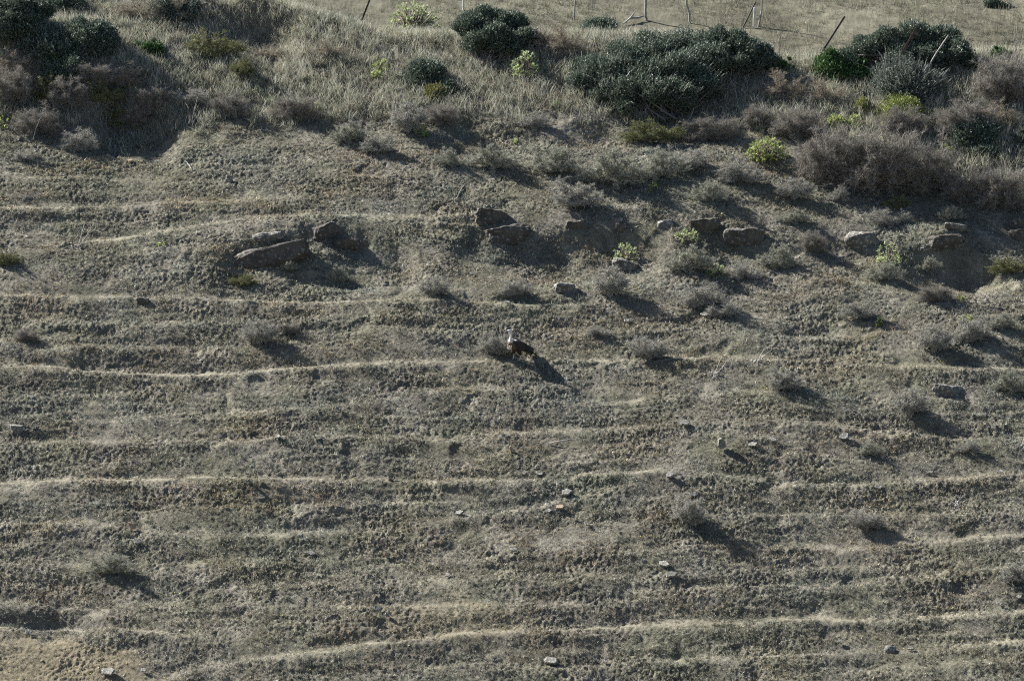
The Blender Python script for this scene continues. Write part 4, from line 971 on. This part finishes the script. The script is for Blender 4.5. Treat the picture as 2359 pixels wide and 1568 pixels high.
for k, (cx, cy, wp, hp, tl, mt, lab) in enumerate(FS):
    p = G(cx, cy+hp*.3)[0]; s = mpp(p); W = wp*s*1.05; up = abs(tl) > 45
    bm = flat_stone(400+k, W if not up else max(W, hp*s)*1.1, hp*s, tl); me = bpy.data.meshes.new('stone'); bm.to_mesh(me); bm.free(); me.materials.append(mt)
    o = bpy.data.objects.new('stone', me); COL.objects.link(o)
    r = np.random.default_rng(k); 
    if up: o.rotation_euler = (R(60+r.uniform(-12, 12)), R(r.uniform(35, 70)), R(r.uniform(-30, 30)))
    else: o.rotation_euler = (R(22+r.uniform(-6, 12)), R(tl+r.uniform(-4, 4)), R(r.uniform(-20, 20)))
    o.location = (p[0], p[1], p[2]+(.5*hp*s if up else .045+W*.10)); tag(o, lab, 'stone', 'loose flat stones on the slope')
# countless pebbles
rng = np.random.default_rng(9); n = 14000
x = rng.uniform(-15.8, 15.8, n); y = rng.uniform(-13.6, 7, n); k = rng.random(n) < .10+.55*trackmask(x, y)+.25*np.clip(fbm(x*.5, y*.8, 3, 400), 0, 1)+.5*baremask(x, y); P = on_ground(x[k], y[k]); n = len(P)
Vs, Fs, Cs = [], [], []
oct_ = np.array([(1,0,0),(-1,0,0),(0,1,0),(0,-1,0),(0,0,1),(0,0,-1)], float); of = np.array([(0,2,4),(2,1,4),(1,3,4),(3,0,4),(2,0,5),(1,2,5),(3,1,5),(0,3,5)])
sz = rng.uniform(.007, .022, n)*np.where(rng.random(n) < .06, 2.2, 1)
V = (oct_[None]*rng.uniform(.6, 1.2, (n, 6, 1))*sz[:, None, None]*np.array([1.2, .9, .5]))+P[:, None]+[0, 0, .005]
F = (of[None]+np.arange(n)[:, None, None]*6).reshape(-1, 3); C = np.repeat(colr(n, [(.28,.255,.21),(.36,.335,.285),(.25,.20,.15),(.18,.165,.14)], rng), 6, 0)
M_PEB = foliage_mat('pebbles', trans=0, rough=.9, spec=.2)
o = mesh_np('pebbles', V.reshape(-1, 3), F, M_PEB, C); tag(o, 'small pale pebbles strewn over the whole slope', 'pebbles', kind='stuff')
# ------------------------------------------------------------------ the vulture
def loft(C, rx, rz, n=20):
    """rings across a spine in the xz plane: half width rx (y), half height rz (in plane)"""
    C = np.array(C, float); T = np.gradient(C, axis=0); T /= np.linalg.norm(T, axis=1, keepdims=True); k = len(C)
    N_ = np.stack([-T[:, 2], 0*T[:, 0], T[:, 0]], -1); Y = np.array([0, 1, 0.])
    an = np.arange(n)*2*np.pi/n
    ring = C[:, None]+np.array(rx)[:, None, None]*Y*np.cos(an)[None, :, None]+np.array(rz)[:, None, None]*N_[:, None]*np.sin(an)[None, :, None]
    V = ring.reshape(-1, 3); F = [(i*n+j, i*n+(j+1) % n, (i+1)*n+(j+1) % n, (i+1)*n+j) for i in range(k-1) for j in range(n)]
    V = np.concatenate([V, C[:1], C[-1:]]); a, b_ = k*n, k*n+1
    F3 = [(a, (j+1) % n, j) for j in range(n)]+[(b_, (k-1)*n+j, (k-1)*n+(j+1) % n) for j in range(n)]
    return V, F, F3
def bm_loft(bm, *a, n=20, off=(0, 0, 0)):
    V, F, F3 = loft(*a, n=n); vs = [bm.verts.new(v+np.array(off)) for v in V]
    for f in F+F3: bm.faces.new([vs[i] for i in f])
def bm_tube(bm, P, r, n=10):
    V, F = tubes([(np.array(P, float), np.array(r, float))], n); vs = [bm.verts.new(v) for v in V]
    for f in F[:(len(P)-1)*n]: bm.faces.new([vs[i] for i in f])
    bm.faces.new(vs[:n][::-1]); bm.faces.new(vs[-n:])
def droop(z, x): return z-.20*np.maximum(0, np.asarray(x)+.06)
body = bmesh.new()
spine = [(.40,0,.335),(.34,0,.36),(.25,0,.395),(.12,0,.43),(.0,0,.455),(-.09,0,.485),(-.15,0,.525),(-.178,0,.575),(-.182,0,.62),(-.176,0,.68),(-.170,0,.74),(-.172,0,.80),(-.182,0,.85),(-.205,0,.885),(-.235,0,.900),(-.268,0,.902),(-.295,0,.898),(-.312,0,.893)]
spine = [(a, b, float(droop(c, a))) for a, b, c in spine]
bm_loft(body, spine, [.02,.06,.10,.135,.15,.145,.125,.092,.054,.037,.032,.031,.035,.039,.038,.032,.025,.017], [.02,.055,.095,.135,.15,.145,.125,.088,.052,.038,.033,.032,.037,.043,.040,.032,.026,.018])
FEET = [(.050, -.088), (-.050, .088)]
for fx, fy in FEET:
    bm_tube(body, [(.02+fx*.3, fy, .40), (.0+fx*.5, fy, .32), (.01+fx*.8, fy, .25), (.03+fx, fy, .19), (.035+fx, fy, .165)], [.085, .078, .058, .034, .020], 14)
    bm_tube(body, [(.03+fx, fy, .20), (.025+fx, fy, .13), (fx+.01, fy, .07), (fx, fy, .022)], [.024, .018, .017, .02], 10)
    for a, L_ in ((-.55, .085), (0, .10), (.5, .085), (math.pi, .05)):
        dx, dy = -math.cos(a)*L_, math.sin(a)*L_
        bm_tube(body, [(fx, fy, .022), (fx+dx*.45, fy+dy*.45, .022), (fx+dx*.85, fy+dy*.85, .012), (fx+dx*1.05, fy+dy*1.05, .003)], [.013, .010, .008, .003], 8)
me = bpy.data.meshes.new('body'); body.to_mesh(me); body.free()
tmp = bpy.data.objects.new('tmp_body', me); COL.objects.link(tmp)
rm = tmp.modifiers.new('r', 'REMESH'); rm.mode = 'VOXEL'; rm.voxel_size = .0065
sm = tmp.modifiers.new('s', 'SMOOTH'); sm.iterations = 3; sm.factor = .5
dg = bpy.context.evaluated_depsgraph_get(); bm_me = bpy.data.meshes.new_from_object(tmp.evaluated_get(dg)); bpy.data.objects.remove(tmp)
co = np.empty(len(bm_me.vertices)*3); bm_me.vertices.foreach_get('co', co); co = co.reshape(-1, 3)
X, Yv, Z = co.T
nn = fbm(X*30, Z*30+Yv*20, 3, 5)
# feather relief on the plumage
rel = (Z < .60) & (Z > .19); co[rel] *= (1+.014*nn[rel])[:, None]; bm_me.vertices.foreach_set('co', co.ravel())
brown = np.array([.032,.025,.021]); c = np.tile(brown, (len(co), 1))*(1+.35*nn)[:, None]
c[(X > .12)] *= .75
front = sst(-.04, -.12, X) if False else np.clip((-X-.05)/.07, 0, 1)
c = c*(1-front[:, None]*.35)+np.array([.24,.16,.10])*front[:, None]*.35
white = np.array([.62,.59,.565]); neck = np.clip((Z-.59)/.03, 0, 1)*(X < 0); c = c*(1-neck[:, None])+white*neck[:, None]
face = (X < -.285) & (Z > .8); c[face] = (.16,.15,.15)
leg = Z < .185; c[leg] = (.50,.45,.41); foot = Z < .05; c[foot] = (.16,.15,.145)
a = bm_me.color_attributes.new('tint', 'FLOAT_COLOR', 'POINT'); cc = np.ones((len(co), 4), np.float32); cc[:, :3] = np.clip(c, 0, 1); a.data.foreach_set('color', cc.ravel())
bm_me.polygons.foreach_set('use_smooth', np.ones(len(bm_me.polygons), bool))
M_PLUME = foliage_mat('vulture_plumage', trans=0, rough=.75, spec=.2)
M_BEAK = plain_mat('vulture_beak', (.10, .10, .105), .4, noise=.2); M_EYE = plain_mat('vulture_eye', (.25, .13, .03), .15)
bm_me.materials.clear(); bm_me.materials.append(M_PLUME); bm_me.name = 'body'
foot_px = G(1189, 831)[0]
bird = empty('vulture', tuple(foot_px), 'brown griffon vulture with a white neck standing on a trodden track, head turned left', 'bird')
bird.rotation_euler = (0, 0, R(33))
def kid(name, me_or_data, mat=None, parent=None, col=None):
    if isinstance(me_or_data, tuple):
        me_ = as_mesh(name, me_or_data if col is None else (*me_or_data, col), mat)
    else: me_ = me_or_data
    o = bpy.data.objects.new(name, me_); COL.objects.link(o); o.parent = parent or bird; return o
body_o = kid('body', bm_me)
# feathers: thin leaf-shaped vanes with a little camber
def vane(base, dir_, up, L_, W_, cam_=.12, n=7, tipk=.9):
    d = np.array(dir_, float); d /= np.linalg.norm(d); s = np.cross(d, up); s /= np.linalg.norm(s)+1e-9; nrm = np.cross(s, d)
    t = np.linspace(0, 1, n); prof = np.interp(t, [0, .15, .5, .8, .95, 1], [.3, .7, 1, .95, .6, .12])*W_/2
    V = []
    for ti, p in zip(t, prof):
        cpt = np.array(base)+d*L_*ti-nrm*(L_*.06*ti*ti)
        V += [cpt-s*p-nrm*p*cam_*2, cpt, cpt+s*p-nrm*p*cam_*2]
    F = []
    for i in range(n-1):
        q = i*3; F += [(q, q+1, q+4, q+3), (q+1, q+2, q+5, q+4)]
    th = nrm*.0022; V = np.array(V); m_ = len(V); V2 = V-th; F2 = [tuple(x+m_ for x in f[::-1]) for f in F]
    edge = [(i*3, (i+1)*3, (i+1)*3+m_, i*3+m_) for i in range(n-1)]+[((i+1)*3+2, i*3+2, i*3+2+m_, (i+1)*3+2+m_) for i in range(n-1)]
    return np.concatenate([V, V2]), np.array(F+F2+edge)
def vanes(items):
    Vs, Fs, Cs, o = [], [], [], 0
    for args, c in items:
        V, F = vane(*args[:5], **(args[5] if len(args) > 5 else {})); Vs.append(V); Fs.append(F+o); o += len(V)
        t = np.tile([1.25, .75, 1.25], len(V)//3)[:, None]; Cs.append(np.array(c)*t)
    return np.concatenate(Vs), np.concatenate(Fs), np.concatenate(Cs)
rng = np.random.default_rng(12)
for sd in (-1, 1):
    # wing shell: closed lens lofted from the shoulder back to the tertials
    cs = [(-.155,0,.52),(-.12,0,.525),(-.05,0,.515),(.06,0,.485),(.17,0,.445),(.27,0,.405),(.36,0,.365)]
    V, F, F3 = loft(cs, [.012,.034,.045,.045,.040,.030,.010], [.045,.095,.125,.130,.115,.085,.040], n=16)
    yo = np.interp(V[:, 0], [-.16,-.08,.06,.2,.36], [.085,.125,.142,.115,.065])*sd
    V[:, 1] += yo
    bmw = bmesh.new(); vs = [bmw.verts.new(v) for v in V]
    for f in F+F3: bmw.faces.new([vs[i] for i in f])
    bmesh.ops.recalc_face_normals(bmw, faces=bmw.faces)
    mw = bpy.data.meshes.new('wing'); bmw.to_mesh(mw); bmw.free(); nv = len(mw.vertices); cc = np.ones((nv, 4), np.float32); cc[:, :3] = (.04,.032,.028)
    a = mw.color_attributes.new('tint', 'FLOAT_COLOR', 'POINT'); a.data.foreach_set('color', cc.ravel()); mw.polygons.foreach_set('use_smooth', np.ones(len(mw.polygons), bool)); mw.materials.append(M_PLUME)
    wing = kid('wing', mw)
    items = []
    for row in range(6):                 # covert rows over the shell, pale edged
        u = row/5; xx = np.interp(u, [0, 1], [-.13, .20]); n_ = 9
        for j in range(n_):
            v = j/(n_-1)*2-1; hz = np.interp(xx, [-.155,0,.1,.2,.36], [.05,.12,.128,.11,.04])*v*.95; zc = np.interp(xx, [-.155,-.05,.06,.17,.27], [.52,.515,.485,.445,.405])
            yb_ = (np.interp(xx, [-.16,-.08,.06,.2,.36], [.085,.125,.142,.115,.065])+.047*math.sqrt(max(0, 1-v*v*.9)))*sd
            g_ = rng.uniform(.8, 1.25); base_c = np.array([.045,.035,.030])*g_ if row < 4 else np.array([.026,.023,.022])*g_
            items.append((((xx, yb_, zc+hz), (1, -.12*sd, -.42-.12*v), (0, sd, .25*v), rng.uniform(.085, .12), .045), base_c))
    fV, fF, fC = vanes(items); kid('covert_feathers', (fV, fF, fC), M_PLUME, wing)
    items = []
    for j in range(9):                   # long flight feathers to the tail
        u = j/8; items.append((((.10+.10*u, (.150-.06*u)*sd, .40+.10*u), (1, -.16*sd, -.50+.10*u), (0, sd, .3), .44-.04*abs(u-.3), .058), np.array([.040,.034,.031])*rng.uniform(.8, 1.3)))
    fV, fF, fC = vanes(items); kid('flight_feathers', (fV, fF, fC), M_PLUME, wing)
items = [(((.34, .012*(j-4.5), .345+.002*j), (1, .06*(j-4.5), -.42), (0, .1, 1), .32, .05), np.array([.030,.026,.025])*rng.uniform(.8, 1.2)) for j in range(10)]
kid('tail', vanes(items), M_PLUME)
items = []                               # shoulder cape between the wings
for k in range(70):
    xx = rng.uniform(-.13, .22); yy = rng.uniform(-.11, .11); zz = np.interp(xx, [-.13,-.05,.1,.22], [.625,.605,.575,.525])-abs(yy)*.45
    items.append((((xx, yy, zz), (1, 0, -.35), (0, yy*3, 1), rng.uniform(.06, .10), .04), np.array([.035,.028,.025])*rng.uniform(.7, 1.35)))
kid('back_feathers', vanes(items), M_PLUME)
n = 420; an = rng.uniform(0, 2*np.pi, n); rr = rng.uniform(.045, .075, n)   # downy ruff round the base of the neck
Pb = np.stack([-.17+np.cos(an)*rr*.9, np.sin(an)*rr, .605+.03*np.cos(an)+rng.normal(0, .012, n)], -1)
ax = np.stack([np.cos(an), np.sin(an), rng.uniform(-.9, .3, n)], -1); ax /= np.linalg.norm(ax, axis=1, keepdims=True)
rv = leafquads(Pb, ax, rng.uniform(.02, .045, n), rng.uniform(.010, .018, n), rng); kid('ruff', (rv[0], rv[1], np.repeat(colr(n, [(.55,.50,.44),(.45,.38,.31),(.62,.58,.52)], rng, .1), 4, 0)), M_PLUME)
n = 260; Pb = np.stack([-.245+rng.normal(0, .012, n), rng.uniform(-.075, .075, n)-.02, rng.uniform(.43, .56, n)], -1); Pb[:, 0] += np.abs(Pb[:, 1])*.35+np.maximum(0, Pb[:, 2]-.52)*.5
ax = np.stack([-.35+0*an[:n], rng.normal(0, .3, n), -1+0*an[:n]], -1); ax /= np.linalg.norm(ax, axis=1, keepdims=True)
rv = leafquads(Pb, ax, rng.uniform(.03, .06, n), rng.uniform(.010, .02, n), rng); kid('breast_feathers', (rv[0], rv[1], np.repeat(colr(n, [(.66,.58,.47),(.5,.38,.26),(.75,.70,.62)], rng, .15), 4, 0)), M_PLUME)
# hooked beak
bb = bmesh.new(); bm_loft(bb, [(-.300,0,.897),(-.322,0,.897),(-.345,0,.893),(-.362,0,.883),(-.370,0,.866),(-.371,0,.852)], [.019,.018,.015,.011,.006,.002], [.021,.020,.017,.012,.007,.003], n=12)
bm_loft(bb, [(-.300,0,.878),(-.325,0,.874),(-.350,0,.870)], [.013,.010,.004], [.008,.007,.003], n=10); bmesh.ops.recalc_face_normals(bb, faces=bb.faces)
mb = bpy.data.meshes.new('beak'); bb.to_mesh(mb); bb.free(); mb.materials.append(M_BEAK); mb.polygons.foreach_set('use_smooth', np.ones(len(mb.polygons), bool)); kid('beak', mb)
for sd in (-1, 1):
    eb = bmesh.new(); bmesh.ops.create_uvsphere(eb, u_segments=14, v_segments=8, radius=.0085); bmesh.ops.translate(eb, verts=eb.verts, vec=(-.258, .034*sd, .907))
    me_ = bpy.data.meshes.new('eye'); eb.to_mesh(me_); eb.free(); me_.materials.append(M_EYE); kid('eye', me_)

for o in list(bird.children)+[c for k in bird.children for c in k.children]:
    if o.name.split('.')[0] in ('wing', 'covert_feathers', 'flight_feathers', 'tail', 'back_feathers'):
        q = np.empty(len(o.data.vertices)*3, np.float32); o.data.vertices.foreach_get('co', q); q = q.reshape(-1, 3); q[:, 2] = droop(q[:, 2], q[:, 0]); o.data.vertices.foreach_set('co', q.ravel()); o.data.update()
# ------------------------------------------------------------------ fence stakes on the crest and on the field
M_IRON = plain_mat('dark_iron', (.030, .026, .026), .6, noise=.4); M_RUST = plain_mat('rusty_iron', (.085, .05, .038), .75, noise=.4)
M_WOOD = plain_mat('bleached_wood', (.25, .235, .21), .8, noise=.35); M_WHITEP = plain_mat('white_stake', (.55, .56, .58), .7, noise=.1)
def at_depth(px, py, y0): d = ray(px, py); return CAM+d*((y0-CAM[1])/d[1])
def iron_stake(lab, top, foot, mat, dy=0):
    """angle iron stake driven into the ground and leaning"""
    f = G(*foot)[0]; t = at_depth(*top, f[1]+dy); ax = (t-f); L_ = np.linalg.norm(ax); bm = bmesh.new(); wd, th = .055, .007
    prof = [(0, 0), (wd, 0), (wd, th), (th, th), (th, wd), (0, wd)]; lo = [bm.verts.new((a, b_, -.35)) for a, b_ in prof]; hi = [bm.verts.new((a, b_, L_)) for a, b_ in prof]
    for i in range(6): bm.faces.new((lo[i], lo[(i+1) % 6], hi[(i+1) % 6], hi[i]))
    bm.faces.new(hi); bm.faces.new(lo[::-1])
    for k in range(4):                   # wire notches
        z = L_*(.25+.2*k); vs = [bm.verts.new((x_, y_, z_)) for x_ in (-.006, .0) for y_ in (.01, .03) for z_ in (z, z+.02)]
        for q in ((0,1,3,2),(4,6,7,5),(0,4,5,1),(2,3,7,6),(0,2,6,4),(1,5,7,3)): bm.faces.new([vs[i] for i in q])
    bmesh.ops.recalc_face_normals(bm, faces=bm.faces); me = bpy.data.meshes.new('iron_stake'); bm.to_mesh(me); bm.free(); me.materials.append(mat)
    o = bpy.data.objects.new('iron_stake', me); COL.objects.link(o); o.location = f; o.rotation_mode = 'QUATERNION'
    o.rotation_quaternion = Vector(ax).to_track_quat('Z', 'Y'); tag(o, lab, 'fence post', 'leaning iron fence stakes'); return f, t
def wood_post(lab, pts, r0, mat, name='wooden_post', seed=0):
    f = G(*pts[0])[0]; P = np.array([at_depth(a, b_, f[1]) for a, b_ in pts])-f; P[0, 2] -= .3; k = len(P); tt = np.linspace(0, k-1, k*4)
    Q = np.stack([np.interp(tt, range(k), P[:, i]) for i in range(3)], -1)+np.random.default_rng(seed).normal(0, r0*.12, (len(tt), 3))
    V, F = tubes([(Q, np.linspace(r0, r0*.8, len(Q)))], 8); o = mesh_np(name, V, F, mat, nv=4, smooth=True); o.location = f
    tag(o, lab, 'fence post', 'thin wooden fence posts')
iron_stake('dark iron stake leaning right, at the top left of the flowered crest bush', (856,-6), (832,56), M_IRON)
iron_stake('dark iron stake leaning right behind the right end of the giant evergreen bush', (1741,7), (1712,66), M_IRON, .3)
iron_stake('dark iron stake leaning right in the gap between the giant evergreens, tallest in view', (1947,40), (1888,132), M_IRON)
iron_stake('rusty iron stake leaning right in front of the dark domed evergreen bush', (2115,60), (2041,190), M_RUST)
wood_post('weathered wooden post leaning right in front of the dark domed evergreen bush', [(2120,182),(2145,142),(2166,108),(2184,82)], .026, M_WOOD, seed=1)
wood_post('thin crooked post at the top edge, right of the dark middle bush', [(1322,46),(1323,22),(1327,-30)], .028, M_WOOD, seed=2)
wood_post('bleached wooden post at the top edge with a branch lying at its foot', [(1489,48),(1486,24),(1488,-40)], .045, M_WOOD, seed=3)
wood_post('crooked grey post at the top edge behind the giant evergreen bush', [(1590,54),(1587,30),(1581,10),(1580,-40)], .04, M_WOOD, seed=4)
wood_post('thin white stake beside the leaning iron stake at the top edge', [(1734,66),(1736,40),(1737,18)], .022, M_WHITEP, seed=5)
wood_post('curved grey post right of the thin white stake', [(1742,62),(1750,46),(1754,24),(1755,-30)], .03, M_WOOD, seed=6)
wood_post('thin short dark post upright in the gap between the great evergreens', [(1795,122),(1796,98),(1796,75)], .018, M_RUST, seed=7)
wood_post('thin whitish post at the top edge above the dark middle bush', [(1066,24),(1067,8),(1067,-30)], .03, M_WHITEP, seed=8)
wood_post('pale thin stake leaning by the small dark bush on the field, upper right', [(2274,122),(2282,112),(2288,104)], .02, M_WOOD, seed=9)
# branch lying by the post
f = G(1489, 50)[0]; P = [G(a, b_)[0]-f+[0, 0, h] for a, b_, h in ((1434,60,.05),(1452,52,.14),(1470,50,.12),(1486,47,.15))]
V, F = tubes([(np.array(P), np.array([.02, .035, .035, .02])), (np.array([P[1], P[1]+np.array([.15, .1, .2])]), np.array([.03, .01]))], 7)
o = mesh_np('fallen_branch', V, F, M_WOOD, nv=4, smooth=True); o.location = f; tag(o, 'grey fallen branch lying left of the bleached wooden post at the field edge', 'branch')
# slack wire in the top left field
a_, b2 = G(640, -30)[0]+[0, 0, .9], at_depth(852, 30, G(832, 56)[0][1]); tt = np.linspace(0, 1, 24)[:, None]
Q = a_+(b2-a_)*tt; Q[:, 2] -= (.5*4*tt*(1-tt))[:, 0]; V, F = tubes([(Q-a_, np.full(24, .004))], 4); o = mesh_np('fence_wire', V, F, M_IRON, nv=4); o.location = a_
tag(o, 'slack thin wire running down to the iron stake left of the flowered crest bush', 'wire')
